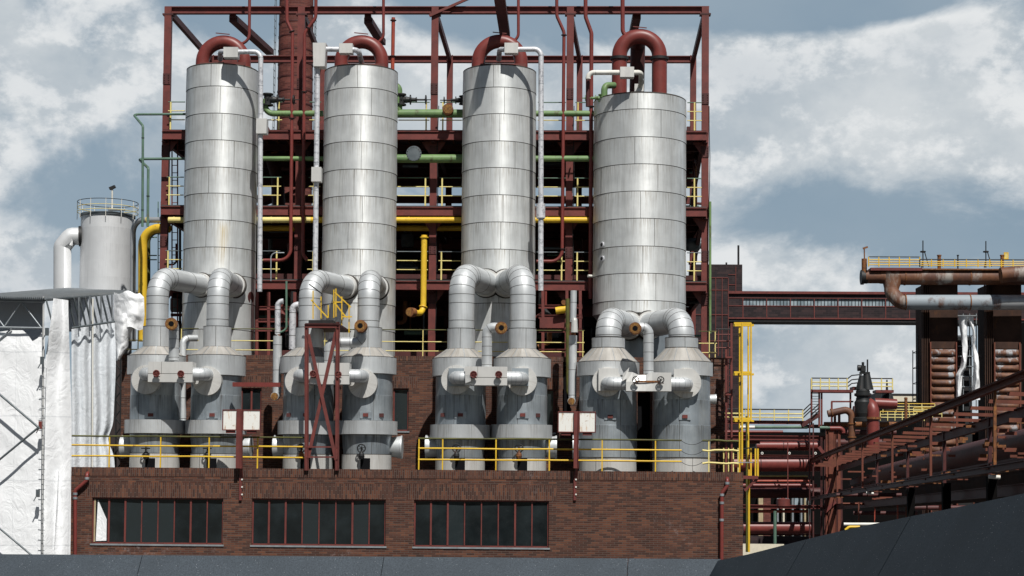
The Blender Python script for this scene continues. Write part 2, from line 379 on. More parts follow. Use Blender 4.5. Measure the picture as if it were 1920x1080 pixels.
        u = me.uv_layers.new(name='band'); u.data.foreach_set('uv', [c for t in s.b for c in t])
        me.update()
        o = bpy.data.objects.new(name, me); col.objects.link(o)
        if parent is None: o.location = o0; o['_w'] = tuple(o0)
        else: 
            o.parent = parent; o['_w'] = tuple(o0)
        return o
ROOTS = []
def tag(o, label, cat, group=None, kind=None):
    o['label'] = label; o['category'] = cat
    if group: o['group'] = group
    if kind: o['kind'] = kind
    return o
def thing(name, label, cat, loc, group=None):
    o = bpy.data.objects.new(name, None); col.objects.link(o); o.location = Vector(loc); o['_w'] = tuple(loc); o.empty_display_size = .3
    return tag(o, label, cat, group)
def struct(o): o['kind'] = 'structure'; return o
def handwheel(parent, c, R=.1, axis='Y', mt='red_dark', disc=False):
    b = MB()
    if disc: b.tube([Vector(c)+Vector((0, .02, 0)), Vector(c)+Vector((0, .035, 0))], R*.95, 18)
    b.torus(c, R, R*.16, axis); b.tube([c, Vector(c)+Vector((0, .14, 0))], R*.25, 8)
    for k in range(3):
        t = k*math.pi/3+.3; d = Vector((math.cos(t), 0, math.sin(t))) if axis == 'Y' else Vector((0, math.cos(t), math.sin(t))) if axis == 'X' else Vector((math.cos(t), math.sin(t), 0))
        b.bar(Vector(c)-d*R, Vector(c)+d*R, R*.16, R*.16)
    return b.build('handwheel', mt, parent)
def pipe(name, label, cat, pts, r, mt, rad=.2, seg=12, seams=None, group=None, parent=None, flanges=None, fr=1.35, fm='dark_metal', n=7):
    P = fillet(pts, rad, n) if len(pts) > 2 else [Vector(p) for p in pts]
    b = MB(); b.tube(P, r, seg)
    mts = [mt]
    if seams: b.rings(P, r+.004, .016, seams, s0=seams*.5, m=1, seg=seg); mts = [mt, 'seam']
    if flanges is None:
        o = b.build(name, mts, parent)
        return o if parent else tag(o, label, cat, group)
    t = thing(name, label, cat, P[-1], group); b.build('pipe', mts, t)
    cum = [0]
    for i in range(1, len(P)): cum.append(cum[-1]+(P[i]-P[i-1]).length)
    for q in flanges:
        if q < 0: q = cum[-1]+q
        MB().rings(P, r*fr, r*.35, at=[q], m=0, seg=seg).build('flange', fm, t)
    return t
def railing(label, x0, x1, y, z, h, posts, mt='yellow', top='olive', group=None, r=.022, name='railing', mids=(.36, .68), pr=None, y1=None, sway=0.):
    y1 = y if y1 is None else y1
    t = thing(name, label, 'railing', ((x0+x1)/2, (y+y1)/2, z), group)
    def yy(x): return y+(y1-y)*((x-x0)/(x1-x0) if x1 != x0 else 0)
    def run(zz): return [(x0+(x1-x0)*k/6, yy(x0+(x1-x0)*k/6), zz+random.uniform(-sway, sway)) for k in range(7)]
    MB().tube(run(z+h), r, 8).build('top_rail', top, t)
    for q in mids: MB().tube(run(z+h*q), r, 8).build('mid_rail', mt, t)
    for px in posts: MB().bar((px, yy(px)+.001, z), (px, yy(px)+.001, z+h), (pr or r)*1.7, (pr or r)*1.7).build('post', mt, t)
    return t
# ================================================================ setting
o = MB().quad((-400, -60, 0), (400, -60, 0), (400, 1500, 0), (-400, 1500, 0)).build('ground', 'asphalt'); struct(o)
YF = 55.0; YU = 58.6
ZP = SZ(880, YF)                   # parapet top of the front storey
ZR = ZP-.25                        # flat roof behind it
ZU = SZ(668, YU)                   # top of the set-back storey
# ---------------------------------------------------------------- brick building
XL, XR = SX(119, YF, 950), SX(1393, YF, 950)
XUL, XUR = SX(227, YU, 780), SX(1359, YU, 760)
bt = thing('brick_building', 'long dark red brick building with three wide strip windows carrying the metal vessels', 'building', ((XL+XR)/2, YF+6, 0))
def wall(x0, x1, z0, z1, y, holes, depth=.14, name='wall'):
    xs = sorted({x0, x1, *[h[0] for h in holes], *[h[1] for h in holes]}); zs = sorted({z0, z1, *[h[2] for h in holes], *[h[3] for h in holes]})
    b = MB()
    for i in range(len(xs)-1):
        for j in range(len(zs)-1):
            cx, cz = (xs[i]+xs[i+1])/2, (zs[j]+zs[j+1])/2
            if any(h[0] < cx < h[1] and h[2] < cz < h[3] for h in holes): continue
            b.quad((xs[i], y, zs[j]), (xs[i+1], y, zs[j]), (xs[i+1], y, zs[j+1]), (xs[i], y, zs[j+1]))
    for a, c, d, e in holes:
        Y2 = y+depth+.02
        b.quad((a, y, d), (a, y, e), (a, Y2, e), (a, Y2, d)); b.quad((c, y, e), (c, y, d), (c, Y2, d), (c, Y2, e))
        b.quad((a, y, e), (c, y, e), (c, Y2, e), (a, Y2, e)); b.quad((a, y, d), (a, Y2, d), (c, Y2, d), (c, y, d))
    return b
wins = [(172, 418, 933.5, 1020), (472, 723, 935.5, 1023), (776, 1029, 938, 1026)]
H1 = [(SX(a, YF, 980), SX(b_, YF, 980), SZ(d, YF, (a+b_)/2), SZ(c, YF, (a+b_)/2)) for a, b_, c, d in wins]
b = wall(XL, XR, 0, ZP-.30, YF, H1)
b.quad((XR, YF, 0), (XR, YF+16, 0), (XR, YF+16, ZP-.3), (XR, YF, ZP-.3)); b.quad((XL, YF+16, 0), (XL, YF, 0), (XL, YF, ZP-.3), (XL, YF+16, ZP-.3))
b.quad((XR, YF+16, 0), (XL, YF+16, 0), (XL, YF+16, ZP-.3), (XR, YF+16, ZP-.3))
b.build('wall', 'brick', bt)
b = MB(); b.box(XL-.012, XR+.012, YF-.012, YF+.30, ZP-.30, ZP-.02); b.box(XR-.288, XR+.012, YF+.3, YF+16, ZP-.3, ZP-.02); b.box(XL-.012, XL+.288, YF+.3, YF+16, ZP-.3, ZP-.02)
b.build('coping', 'brick_soldier', bt)
b = MB()
for (x0, x1, z0, z1) in H1: b.quad((x0-.25, YF-.003, z1+.002), (x1+.25, YF-.003, z1+.002), (x1+.25, YF-.003, z1+.50), (x0-.25, YF-.003, z1+.50))
b.build('lintel', 'brick_soldier', bt)
MB().box(XL+.3, XR-.3, YF+.31, YF+15.9, ZR-.3, ZR).build('roof', 'roofing', bt)
def window(parent, x0, x1, z0, z1, y, n, thick=(0, 2, 6), mt='red_steel', sill=True):
    fr = MB(); t = .045; yy = y+.085
    fr.box(x0, x1, yy, yy+.06, z0, z0+t); fr.box(x0, x1, yy, yy+.06, z1-t, z1)
    for k in range(n+1):
        x = x0+(x1-x0)*k/n; q = .05 if k in thick else .03; q = min(q, .05)
        xa, xb = max(x0, x-q/2*1.2), min(x1, x+q/2*1.2)
        if k == 0: xa, xb = x0, x0+t
        if k == n: xa, xb = x1-t, x1
        fr.box(xa, xb, yy-.008, yy+.05, z0+t, z1-t)
    w_ = fr.build('window', mt, parent)
    g = MB()
    for k in range(n):
        a, c = x0+(x1-x0)*k/n, x0+(x1-x0)*(k+1)/n; r1, r2 = random.uniform(-.012, .012), random.uniform(-.010, .010)
        g.quad((a, yy+.03+r1, z0), (c, yy+.03-r1, z0), (c, yy+.03-r1+r2, z1), (a, yy+.03+r1+r2, z1), m=1 if random.random() < .25 else 0)
    g.build('pane', ['glass', 'glass_dusty'], w_)
    if sill: MB().box(x0-.04, x1+.04, y-.03, yy-.012, z0-.055, z0-.004).build('sill', 'galv', w_)
    return w_
for i, h in enumerate(H1):
    ww = window(bt, *h, YF, 8, (1, 2, 6))
# white sheet hanging in the first window
x0, x1, z0, z1 = H1[0]; b = MB(); wd = (x1-x0)/8
pts = [(.28, .93), (.55, .55), (.82, .50), (.80, .10), (.22, .03), (.2, .6)]
b = MB(); q = [(x0+wd*px, YF+.095 if i_ % 2 else YF+.105, z0+(z1-z0)*pz) for i_, (px, pz) in enumerate([(.30, .95), (.22, .05), (.86, .06), (.86, .52)])]
b.poly(q); b.poly([(a, y+.006, c) for a, y, c in q][::-1]); o = b.build('plastic_sheet', 'tarp')
tag(o, 'white plastic sheet sagging behind the leftmost pane of the first strip window', 'sheet')
MB().box(x0+.05, x0+.1, YF+.07, YF+.084, z0+.05, z1-.05).build('batten', 'wood_pale', ww)
# upper storey
HU = []
for a, b_, c, d, n in [(451, 490, 727, 806, 2), (737, 766, 728, 808, 1), (1021, 1040, 730, 811, 1)]:
    HU.append((SX(a, YU, 770), SX(b_, YU, 770), SZ(d, YU, a), SZ(c, YU, a)))
slot = [(SX(a, YU, 760), SX(b_, YU, 760), SZ(780, YU, a), ZU-.02) for a, b_ in ((1055, 1069), )]
dr = [(SX(1196, YU), SX(1220, YU), SZ(880, YU, 1200), SZ(735, YU, 1200))]
b = wall(XUL, XUR, ZR, ZU-.16, YU, HU+[(a, c, d, ZU-.17) for a, c, d, e in slot]+dr, .3)
b.quad((XUR, YU, ZR), (XUR, YU+11, ZR), (XUR, YU+11, ZU-.16), (XUR, YU, ZU-.16)); b.quad((XUL, YU+11, ZR), (XUL, YU, ZR), (XUL, YU, ZU-.16), (XUL, YU+11, ZU-.16))
b.build('wall', 'brick', bt)
MB().box(XUL-.01, XUR+.01, YU-.012, YU+.3, ZU-.16, ZU).build('coping', 'brick_soldier', bt)
MB().box(XUL, XUR, YU+.31, YU+11, ZU-.3, ZU-.03).build('roof', 'roofing', bt)
MB().box(XUL+.1, XUR-.1, YU+.33, YU+.36, ZR, ZU-.35).build('dark_backing', 'inner_shade', bt)  # black sheet stands for the unlit inside behind the openings
for k, h in enumerate(HU): window(bt, *h, YU, 2 if k == 0 else 1, (1,), sill=k > 0)
for k, h in enumerate(HU):
    b = MB(); b.quad((h[0]-.3, YU-.003, h[3]+.002), (h[1]+.3, YU-.003, h[3]+.002), (h[1]+.3, YU-.003, h[3]+.4), (h[0]-.3, YU-.003, h[3]+.4)); b.build('lintel', 'brick_soldier', bt)
# ---------------------------------------------------------------- granite parapets close to the viewer
YG = 20.
def G(u, v, Y): return V(u, v, Y)
j = [-200, 267, 720, 1178, 1352]
t = thing('granite_parapet', 'low speckled grey granite parapet running along the bottom edge in sunlight', 'wall', G(600, 1044, YG))
for k in range(4):
    u0, u1 = j[k]+.6, j[k+1]-.6
    vt0, vt1 = 1039+.0068*u0, 1039+.0068*u1; 
    A, B_ = G(u0, vt0, YG), G(u1, vt1, YG)
    C_, D = A+Vector((-.03, -.22, -.34)), B_+Vector((-.03, -.22, -.34))
    if k == 3: D.x = B_.x-.12
    bx = lambda p, dy, z: Vector((p.x, p.y+dy, z))
    b = MB(); b.hexa([(C_.x, C_.y, 0), (D.x, D.y, 0), (B_.x, YG+.4, 0), (A.x, YG+.4, 0), C_, D, bx(B_, .4, B_.z-.1), bx(A, .4, A.z-.1)])
    b = MB()
    b.quad(C_, D, B_, A); b.quad(A, B_, bx(B_, .35, B_.z-.12), bx(A, .35, A.z-.12))
    b.quad(C_, (C_.x, C_.y, C_.z-.05), (D.x, D.y, D.z-.05), D)
    b.quad((C_.x, C_.y, C_.z-.05), (C_.x, C_.y+.12, C_.z-.05), (D.x, D.y+.12, D.z-.05), (D.x, D.y, D.z-.05))
    b.quad(A, bx(A, .35, A.z-.12), (C_.x, C_.y+.12, C_.z-.05), C_); b.quad(B_, D, (D.x, D.y+.12, D.z-.05), bx(B_, .35, B_.z-.12))
    b.quad(bx(A, .35, A.z-.12), bx(B_, .35, B_.z-.12), (B_.x, YG+.35, 0), (A.x, YG+.35, 0))
    b.build('coping_stone', 'granite', t)
    MB().quad((A.x, C_.y+.1, 0), (B_.x, D.y+.1, 0), (D.x, D.y+.1, D.z-.05), (C_.x, C_.y+.1, C_.z-.05)).build('wall_face', 'dark_metal', t)  # near-black colour stands for the unlit face under the coping
t = thing('granite_stair_parapet', 'broad speckled granite parapet darkened for shade, rising towards the right corner', 'wall', (2.2, 14, 0))
E = [(1346, 1051, 19.9), (1400, 1040, 18.6), (1513, 1011, 16.2), (1600, 990, 14.7), (1708, 968, 13.0), (1800, 950, 11.8), (1925, 924, 10.4), (2150, 880, 8.4)]
for s0, s1 in ((0, 2), (2, 4), (4, 7)):
    b = MB(); P = [G(*e) for e in E[s0:s1+1]]
    g = .007
    P[0] = P[0]+(P[1]-P[0]).normalized()*g; P[-1] = P[-1]-(P[-1]-P[-2]).normalized()*g
    lo = [Vector((p.x-.74*1.1, p.y-.1, p.z-1.30*1.1)) for p in P]; bk = [Vector((p.x+.4, p.y+.02, p.z-.06)) for p in P]
    for i in range(len(P)-1):
        b.quad(lo[i+1], lo[i], P[i], P[i+1]); b.quad(P[i+1], P[i], bk[i], bk[i+1])
        b.quad((lo[i+1].x, lo[i+1].y, 0), (lo[i].x, lo[i].y, 0), lo[i], lo[i+1]); b.quad(bk[i+1], bk[i], (bk[i].x, bk[i].y, 0), (bk[i+1].x, bk[i+1].y, 0))
    b.build('coping_stone', 'granite_shade', t)
# ================================================================ column tanks
TK = [dict(u=415, r=68, top=118, seams=[161, 212, 262, 313, 362, 412, 463, 515, 566, 617], Y=60.6, n='leftmost column tank of the row, with a yellow-brown run down its lower front', bu=410),
      dict(u=675.5, r=69.5, top=120, seams=[164, 215, 265, 317, 367, 417, 467, 517, 568, 618], Y=60.6, n='second tall ringed column tank from the left, behind the red cross-braced stand', bu=672),
      dict(u=935.5, r=69.5, top=120, seams=[163, 213, 264, 314, 365, 416, 467, 517, 568, 618], Y=60.6, n='third tall ringed column tank from the left, between two arched ducts of equal height', bu=933.5),
      dict(u=1199.5, r=87, top=172, seams=[204, 256, 307, 358, 409, 461, 512, 563], Y=60.9, n='widest and lowest column tank, rightmost of the row, under the tall red arch', bu=1197)]
tanks = []
for i, T_ in enumerate(TK):
    Y = T_['Y']; u = T_['u']; r = K(T_['r'], Y); c = V(u, 300, Y); cx = c.x; yf = Y-r
    zt = SZ(T_['top'], yf, u); zs = [SZ(v, yf, u) for v in T_['seams']]
    zb = ZU-.02 if i < 3 else SZ(586, yf, u)
    t = thing('column_tank', 'aluminium-clad '+T_['n'], 'tank', (cx, Y, ZU-.03), 'column tanks in the red steel frame'); T_['cx'] = cx; T_['R'] = r; T_['zt'] = zt
    b = MB(); zz = [zt]+zs+[zb]; pr = []; ms = []
    for k in range(len(zz)-1):
        a, e = zz[k], zz[k+1]; pr += [(r-.004, a-.014), (r+.006, e+.014)]; ms += [0, 1]
    prof = [(r-.012, zt)]+pr+[(r-.006, zb)]; ml = [1]+ms
    # interleave: band then seam
    prof = [(r-.02, zt+.001)]; ml = []
    for k in range(len(zz)-1):
        prof += [(r-.003, zz[k]-.012), (r+.008, zz[k+1]+.010)]; ml += [1, 0]
    prof += [(r-.02, zz[-1])]; ml += [1]
    b.lathe(prof, (cx, Y, 0), seg=72, mats=ml, split=3)
    for k in range(len(zz)-1):            # upright joints of the cladding
        for q in range(4):
            an = -math.pi/2 + random.uniform(-.22, .22)+q*math.pi/2 + (k % 2)*.35
            x, y = cx+math.cos(an)*(r+.006), Y+math.sin(an)*(r+.006); tx, ty = -math.sin(an)*.006, math.cos(an)*.006
            nx, ny = math.cos(an)*.006, math.sin(an)*.006
            b.hexa([(x-tx-nx, y-ty-ny, zz[k+1]+.01), (x+tx-nx, y+ty-ny, zz[k+1]+.01), (x+tx+nx, y+ty+ny, zz[k+1]+.01), (x-tx+nx, y-ty+ny, zz[k+1]+.01),
                    (x-tx-nx*2, y-ty-ny*2, zz[k]-.012), (x+tx-nx*2, y+ty-ny*2, zz[k]-.012), (x+tx, y+ty, zz[k]-.012), (x-tx, y-ty, zz[k]-.012)], 1)
    b.build('shell', ['alu_tank' if i else 'alu_tank_run', 'seam'], t)
    b = MB(); b.lathe([(0.001, .0), (r-.02, 0), (r-.0, -.015), (r-.0, -.05), (r-.03, -.05)], (cx, Y, zt+.012), seg=64, mats=[0, 1, 1, 1]); b.build('top_plate', ['dark_metal', 'seam'], t)
    if i == 3:
        r2 = r*.80; b = MB(); zc = zb
        b.lathe([(r-.03, zc), (r2, zc-.35), (r2, ZU-.05)], (cx, Y, 0), seg=56, mats=[0, 0], split=6); b.build('skirt', 'alu_vessel', t)
    tanks.append(t)
# manhole on first tank, ports on last
T1 = TK[0]; a = -.62+.28
def onface(i, u, v):
    q = TK[i]; X_ = SX(u, q['Y']-q['R']*.7, v)-q['cx']; y = q['Y']-math.sqrt(max(.01, q['R']**2-X_**2)); return V(u, v, y)
p = onface(0, 466, 558); d = Vector((p.x-T1['cx'], p.y-T1['Y'], 0)).normalized()
b = MB(); b.tube([p-d*.1, p+d*.07], .27, 28); b.tube([p+d*.07, p+d*.10], .21, 24, m=1); b.build('manhole', ['alu_vessel', 'red_dark'], tanks[0])
for v in (459, 485):
    p = onface(3, 1130, v); d = Vector((p.x-TK[3]['cx'], p.y-TK[3]['Y'], 0)).normalized()
    b = MB(); b.tube([p-d*.05, p+d*.05], .10, 16); b.tube([p+d*.05, p+d*.06], .065, 12, m=1); b.build('port', ['alu_pale', 'dark_metal'], tanks[3])
p = onface(3, 1113, 518); MB().tube([p, p+Vector((-.2, -.12, 0))], .05, 10).build('nozzle', 'white_metal', tanks[3])
# red arches on top
for i, (ul, ur, vt, Y) in enumerate([(380, 458, 79, 60.6), (640, 716, 78.5, 60.6), (897, 977, 77.5, 60.6), (1161.5, 1236.5, 68.5, 60.9)]):
    zt = TK[i]['zt']; xl, xr = SX(ul, Y, 100), SX(ur, Y, 100); za = SZ(vt, Y, ul); rad = (xr-xl)/2; rr = K(12.8, Y) if i < 3 else K(14.3, Y)
    t = thing('arched_pipe', ['dark red arched pipe on top of the leftmost column tank', 'dark red arched pipe on the second column tank, its left leg behind a white box', 'dark red arched pipe on top of the third column tank',
              'tall flanged dark red arched pipe on the rightmost and widest column tank'][i], 'pipe', ((xl+xr)/2, Y, zt), 'red arched pipes on the column tanks')
    xm = (xl+xr)/2; P = [Vector((xl, Y, zt+.01))]+[Vector((xm-rad*math.cos(k*math.pi/24), Y, za-rad+rad*math.sin(k*math.pi/24))) for k in range(25)]+[Vector((xr, Y, zt+.01))]
    MB().tube(P, rr, 28).build('bend', 'red_pipe', t)
    for x in (xl, xr):
        b = MB(); b.lathe([(rr, .14), (rr*1.22, .14), (rr*1.22, .02), (rr, .02)], (x, Y, zt), seg=28)
        if i == 3:
            b = MB(); zf = SZ(110, Y, 1160); b.lathe([(rr, .05), (rr*1.2, .05), (rr*1.2, -.05), (rr, -.05)], (x, Y, zf), seg=28)
            b.lathe([(rr, .10), (rr*1.45, .09), (rr*1.45, .0)], (x, Y, zt), seg=28)
        b.build('flange', 'rust' if i < 3 else 'dark_metal', t)
    MB().bar(((xl+xr)/2-.25, Y-.2, za+rr+.04), ((xl+xr)/2+.25, Y-.2, za+rr-.01), .03, .03).build('lug', 'red_steel', t)
    if i < 3: MB().box(xl+.1, xr+.2, Y-.9, Y-.8, zt+.01, zt+.12).build('base_angle', 'red_steel', t)
Yq = 61.6; q = fillet([V(1196, 70, 61.1), V(1196, 84, 61.9), V(1194, 172, 62.0)], .3)
tag(MB().tube(q, K(14, Yq), 24).build('pipe', 'red_dark'), 'dark shaded pipe dropping behind the tall red arch of the widest tank', 'pipe')
# white lagged pipes
def wbox(parent, u0, u1, v0, v1, Y, d=.35, mt='alu_box', taper=0):
    x0, x1 = SX(u0, Y, v0), SX(u1, Y, v0); z0, z1 = SZ(v1, Y, u0), SZ(v0, Y, u0); k = taper
    return MB().hexa([(x0+k, Y, z0), (x1-k, Y, z0), (x1-k, Y+d, z0), (x0+k, Y+d, z0), (x0, Y, z1), (x1, Y, z1), (x1, Y+d, z1), (x0, Y+d, z1)]).build('casing', mt, parent)
def lag(label, pts, r, boxes, rad=.25, mt='alu_pale', seams=1.0):
    P = fillet(pts, rad); t = thing('lagged_pipe', label, 'pipe', P[-1], 'white lagged pipes beside the tanks')
    b = MB(); b.tube(P, r, 16); b.rings(P, r+.004, .014, seams, s0=.4, m=1, seg=16); b.build('pipe', [mt, 'galv'], t)
    for q in boxes: wbox(t, *q)
    return t
Y = 59.0
lag('long white lagged pipe down the right side of the leftmost column tank', [V(413, 112, 60.0), V(413, 97, 59.6), V(430, 97.5, Y), V(489, 97, Y), V(487, 547, Y)], K(4.7, Y),
    [(419, 446, 88, 107, Y-.15), (480.5, 500, 222, 250, Y-.18, .36)])
lag('short white lagged pipe crossing the top of the second column tank', [V(600, 92, Y), V(672, 93, Y), V(678, 118, 59.9)], K(5, Y), [(636, 661, 81, 99, Y-.15), (586.5, 611, 80, 124, Y-.2, .5, 'alu_box', .03)])
lag('long white lagged pipe left of the second column tank with a square casing halfway', [V(595.5, 125, Y+.05), V(591, 500, Y+.05), V(590.5, 530, Y+.05)], K(4.9, Y), [(584, 602, 313, 340, Y-.15)])
lag('long white lagged pipe right of the third column tank, rusty below its round coupling', [V(935, 112, 60.0), V(937, 93, 59.5), V(952, 93, Y), V(1014.5, 92, Y), V(1014, 545, Y)], K(4.9, Y),
    [(946, 971.5, 80, 99, Y-.15)])
b = MB(); p = V(1014, 396, Y); b.lathe([(.10, .28), (.155, .26), (.155, -.24), (.12, -.27)], p, seg=20)
tag(b.build('pipe_coupling', 'alu_pale'), 'round pale coupling on the lagged pipe right of the third tank', 'pipe coupling')
lag('short rusty white pipe crossing the tall red arch on the widest tank', [V(1102.5, 148, 59.0), V(1102, 136, 59.0), V(1176, 136, 59.0), V(1202, 136, 59.3), V(1202, 156, 59.8), V(1197, 172, 60.2)], K(4.8, 59),
    [(1163, 1189, 125, 144, Y-.15), (1190, 1207, 157, 171, 59.9, .3)], rad=.22, mt='white_metal')
# ================================================================ vessels
prof12 = lambda d=0: None
def vessel(u, Yc, rows, n, label, duct, disc, side, out_v, hatch=True, square=None):
    """rows: list of (part, [(v, r_px)...], material, split)"""
    vx = V(u, 780, Yc).x; ty = (vx, Yc, ZR)
    t = thing('process_vessel', label, 'vessel', ty, 'aluminium-clad vessels standing on the brick building')
    s = Yc/F; br = None
    for name, pr, mt, sp in rows:
        b = MB(); P = [(r*s, SZ(v, Yc, u)) for v, r in pr]
        ms = [0]*(len(P)-1)
        b.lathe(P, (vx, Yc, 0), seg=56, mats=ms, split=sp)
        if name == 'cone':
            (r0, z0), (r1, z1) = P[0], P[-1]
            for k in range(12):
                an = k*math.pi/6+.2; c, sn = math.cos(an), math.sin(an)
                b.bar((vx+c*r0, Yc+sn*r0, z0+.004), (vx+c*r1, Yc+sn*r1, z1+.004), .018, .016, m=1)
        else:
            for zz_ in (P[0][1], P[-1][1]):
                rr = (P[0][0] if zz_ == P[0][1] else P[-1][0])+.004; b.lathe([(rr, .009), (rr, -.009)], (vx, Yc, zz_), seg=56, mats=[1])
            for k in range(3):
                an = -math.pi/2+random.uniform(-.5, .5)+k*2.1; c, sn = math.cos(an), math.sin(an)
                b.bar((vx+c*(P[0][0]), Yc+sn*(P[0][0]), P[0][1]), (vx+c*(P[-1][0]), Yc+sn*(P[-1][0]), P[-1][1]), .012, .012, m=1)
        b.build(name, [mt, 'seam' if name != 'cone' else 'galv'], t)
    # duct to the tank
    ti, vtop, ue, rp, rad = duct
    q = TK[ti]; r = rp*s; zt = SZ(vtop, Yc, u)-r; zn = SZ(rows[0][1][0][0], Yc, u)
    Ye = q['Y']-q['R']+.15; xe = SX(ue, Ye, 540)
    Ye = q['Y']-math.sqrt(max(.1, q['R']**2-(xe-q['cx'])**2)); xe = SX(ue, Ye, 540)
    dirv = Vector((xe-vx, Ye-Yc, 0)).normalized()
    P = fillet([(vx, Yc, zn-.02), (vx, Yc, zt), (xe+dirv.x*.3, Ye+dirv.y*.3, zt)], rad, 9)
    b = MB(); b.tube(P, r, 32); cum = 0
    cum = [0]
    for i_ in range(1, len(P)): cum.append(cum[-1]+(P[i_]-P[i_-1]).length)
    la, lb_ = cum[1], cum[10]
    at = [la*(k+.5)/max(1, round(la/.62)) for k in range(max(1, round(la/.62)))]+[la+(lb_-la)*k/5 for k in range(6)]+[(lb_+cum[-1]-.3)/2+.1]
    b.rings(P, r+.005, .013, at=at, m=1, seg=32)
    b.build('duct', ['alu_duct', 'seam'], t)
    E_ = Vector((xe, Ye, zt)); fl = MB(); fl.tube([E_-dirv*.16, E_-dirv*.02], r*1.13, 32); fl.tube([E_-dirv*.02, E_+dirv*.10], r*1.22, 32, m=1); fl.build('flange', ['alu_box', 'seam'], t)
    # front disc drum
    du, dv, dr = disc; bodyr = [pr for nm, pr, _, _ in rows if nm == 'body'][0][0][1]*s
    dx = SX(du, Yc-bodyr-.1, dv); dz = SZ(dv, Yc-bodyr-.1, du); R2 = dr*s
    b = MB(); b.lathe([(.001, .34), (R2, .34), (R2, -.3)], (dx, Yc-bodyr+.16, dz), 'Y', 40, mats=[0, 0]); b.build('inspection_drum', 'alu_box', t)
    if square:
        a, c_, d_, e_ = square; yy = Yc-bodyr-.2
        MB().box(SX(a, yy, dv), SX(c_, yy, dv), yy-.14, yy+.02, SZ(e_, yy, du), SZ(d_, yy, du)).build('square_casing', 'alu_box' if n == 3 else 'alu_vessel', t)
    # side branch at the foot
    zz = SZ(out_v, Yc, u); b = MB(); b.lathe([(.46, .0), (.33, side*.0+.02)], (0, 0, 0), 'X', 8) if False else None
    xa = vx+side*.55; xb = vx+side*1.12; k_ = 1. if out_v > 800 else .45
    b.tube([(xa, Yc+.2, zz), (xb, Yc+.2, zz)], [.30*k_, .37*k_], 28); b.tube([(xb, Yc+.2, zz), (xb+side*.05, Yc+.2, zz)], .39*k_, 28); b.build('side_branch', 'alu_duct', t)
    # black box for the shade of a foot opening, valve, hatches
    zf = ZP+.02; fy = Yc-rows[-1][1][-1][1]*s
    if n != 3:
        MB().box(vx-.16+.05, vx+.16+.05, fy-.02, fy+.3, ZR+.02, SZ(859, fy, u)).build('foot_shade_box', 'inner_shade', t)  # black box paints the darkness of an opening
        b = MB(); c = Vector((vx-.06, fy-.16, SZ(855, fy, u))); b.lathe([(.001, .16), (.05, .14), (.09, .06), (.1, 0), (.07, -.1), (.001, -.13)], c, seg=14)
        b.tube([c, c+Vector((0, 0, .3))], .03, 8); vv = b.build('valve', 'rust' if (n+side) % 3 == 0 else 'dark_metal', t); handwheel(vv, c+Vector((0, -.03, .25)), .13, 'Z' if n == 0 else 'Y', 'dark_metal')
    if hatch:
        hv = 778 if n < 3 else 781; yy = Yc-bodyr-.01; z = SZ(hv, yy, u); x = vx+.05
        MB().box(x-.19, x+.19, yy-.02, yy+.2, z-.11, z+.11).build('hatch_frame', 'alu_vessel', t)
        MB().box(x-.085, x+.085, yy-.06, yy+.1, z-.055, z+.055).build('hatch', 'red_steel', t)
        if n in (1, 2):
            an = -math.pi/2+side*.72; x = vx+math.cos(an)*bodyr; y = Yc+math.sin(an)*bodyr
            b = MB(); b.box(x-.07, x+.07, y-.08, y+.05, z-.06, z+.06); b.build('gauge', 'red_dark', t)
    return t, (dx, Yc-bodyr-.2, dz)
def rows_a(v):
    c, k, l, f = v
    return [('neck', [(c-38, 26.2), (c, 26.2)], 'alu_duct', 4), ('cone', [(c, 26.5), (k, 52)], 'alu_cone', 12), ('collar', [(k, 54), (l, 54), (l+1, 47)], 'alu_duct', 5),
            ('body', [(l, 47), (742, 47), (742.5, 47.4), (f, 47.4)], 'alu_vessel', 4), ('lower_band', [(f, 48), (f, 57), (f+25, 57), (f+25.5, 47)], 'alu_duct', 3),
            ('skirt', [(f+25, 47), (f+30, 47), (f+62, 44)], 'alu_vessel', 4), ('base_ring', [(f+62, 46.5), (f+95, 46.5)], 'alu_box', 4)]
Yv = 56.75
VS = [(291.5, 0, (651, 668, 703, 788), -1, 498, 378), (405, 0, (651, 668, 705, 789), 1, 498, 438),
      (578, 1, (653, 671, 701, 790), -1, 502, 650), (688.5, 1, (653, 671, 702, 790), 1, 502, 706),
      (863.5, 2, (655, 673, 706, 797), -1, 491, 912), (978.5, 2, (655, 673, 708, 797), 1, 492, 948)]
VL = [[('leftmost process vessel, beside the white sheeting', 'second process vessel from the left, right of the first valve box')],
      [('process vessel directly behind the left leg of the red cross-braced stand', 'fourth process vessel from the left, right of the cross-braced stand')],
      [('fifth process vessel from the left, left of the box with a bent flap', 'sixth process vessel from the left, just left of a pair of white panels')]]
DISC = [(274.5, 712, 27), (389, 714, 27), (562, 715, 27), (680.5, 719, 27), (855, 712, 27), (979.5, 714, 27)]
SQ = [None]*4+[(841.5, 870, 691, 724), (960, 991, 691, 724)]
dpos = []
for k, (u, ti, vv, side, vtop, ue) in enumerate(VS):
    t, dp = vessel(u, Yv, rows_a(vv), ti, 'aluminium-clad '+VL[ti][0][k % 2], (ti, vtop, ue, 20.8 if ti < 2 else 24.2, .68), DISC[k], side, 838, square=SQ[k]); dpos.append(dp)
rows4 = [('neck', [(634, 31), (653, 31)], 'alu_duct', 4), ('cone', [(653, 30), (680, 57)], 'alu_cone', 14), ('collar', [(680, 58.5), (706, 58.5), (707, 53)], 'alu_duct', 6),
         ('body', [(706, 53.5), (751, 53.5), (751.5, 54), (798, 54), (798.5, 54.5), (858, 54.5)], 'alu_vessel', 4), ('base_ring', [(858, 53.5), (890, 53.5)], 'alu_box', 5)]
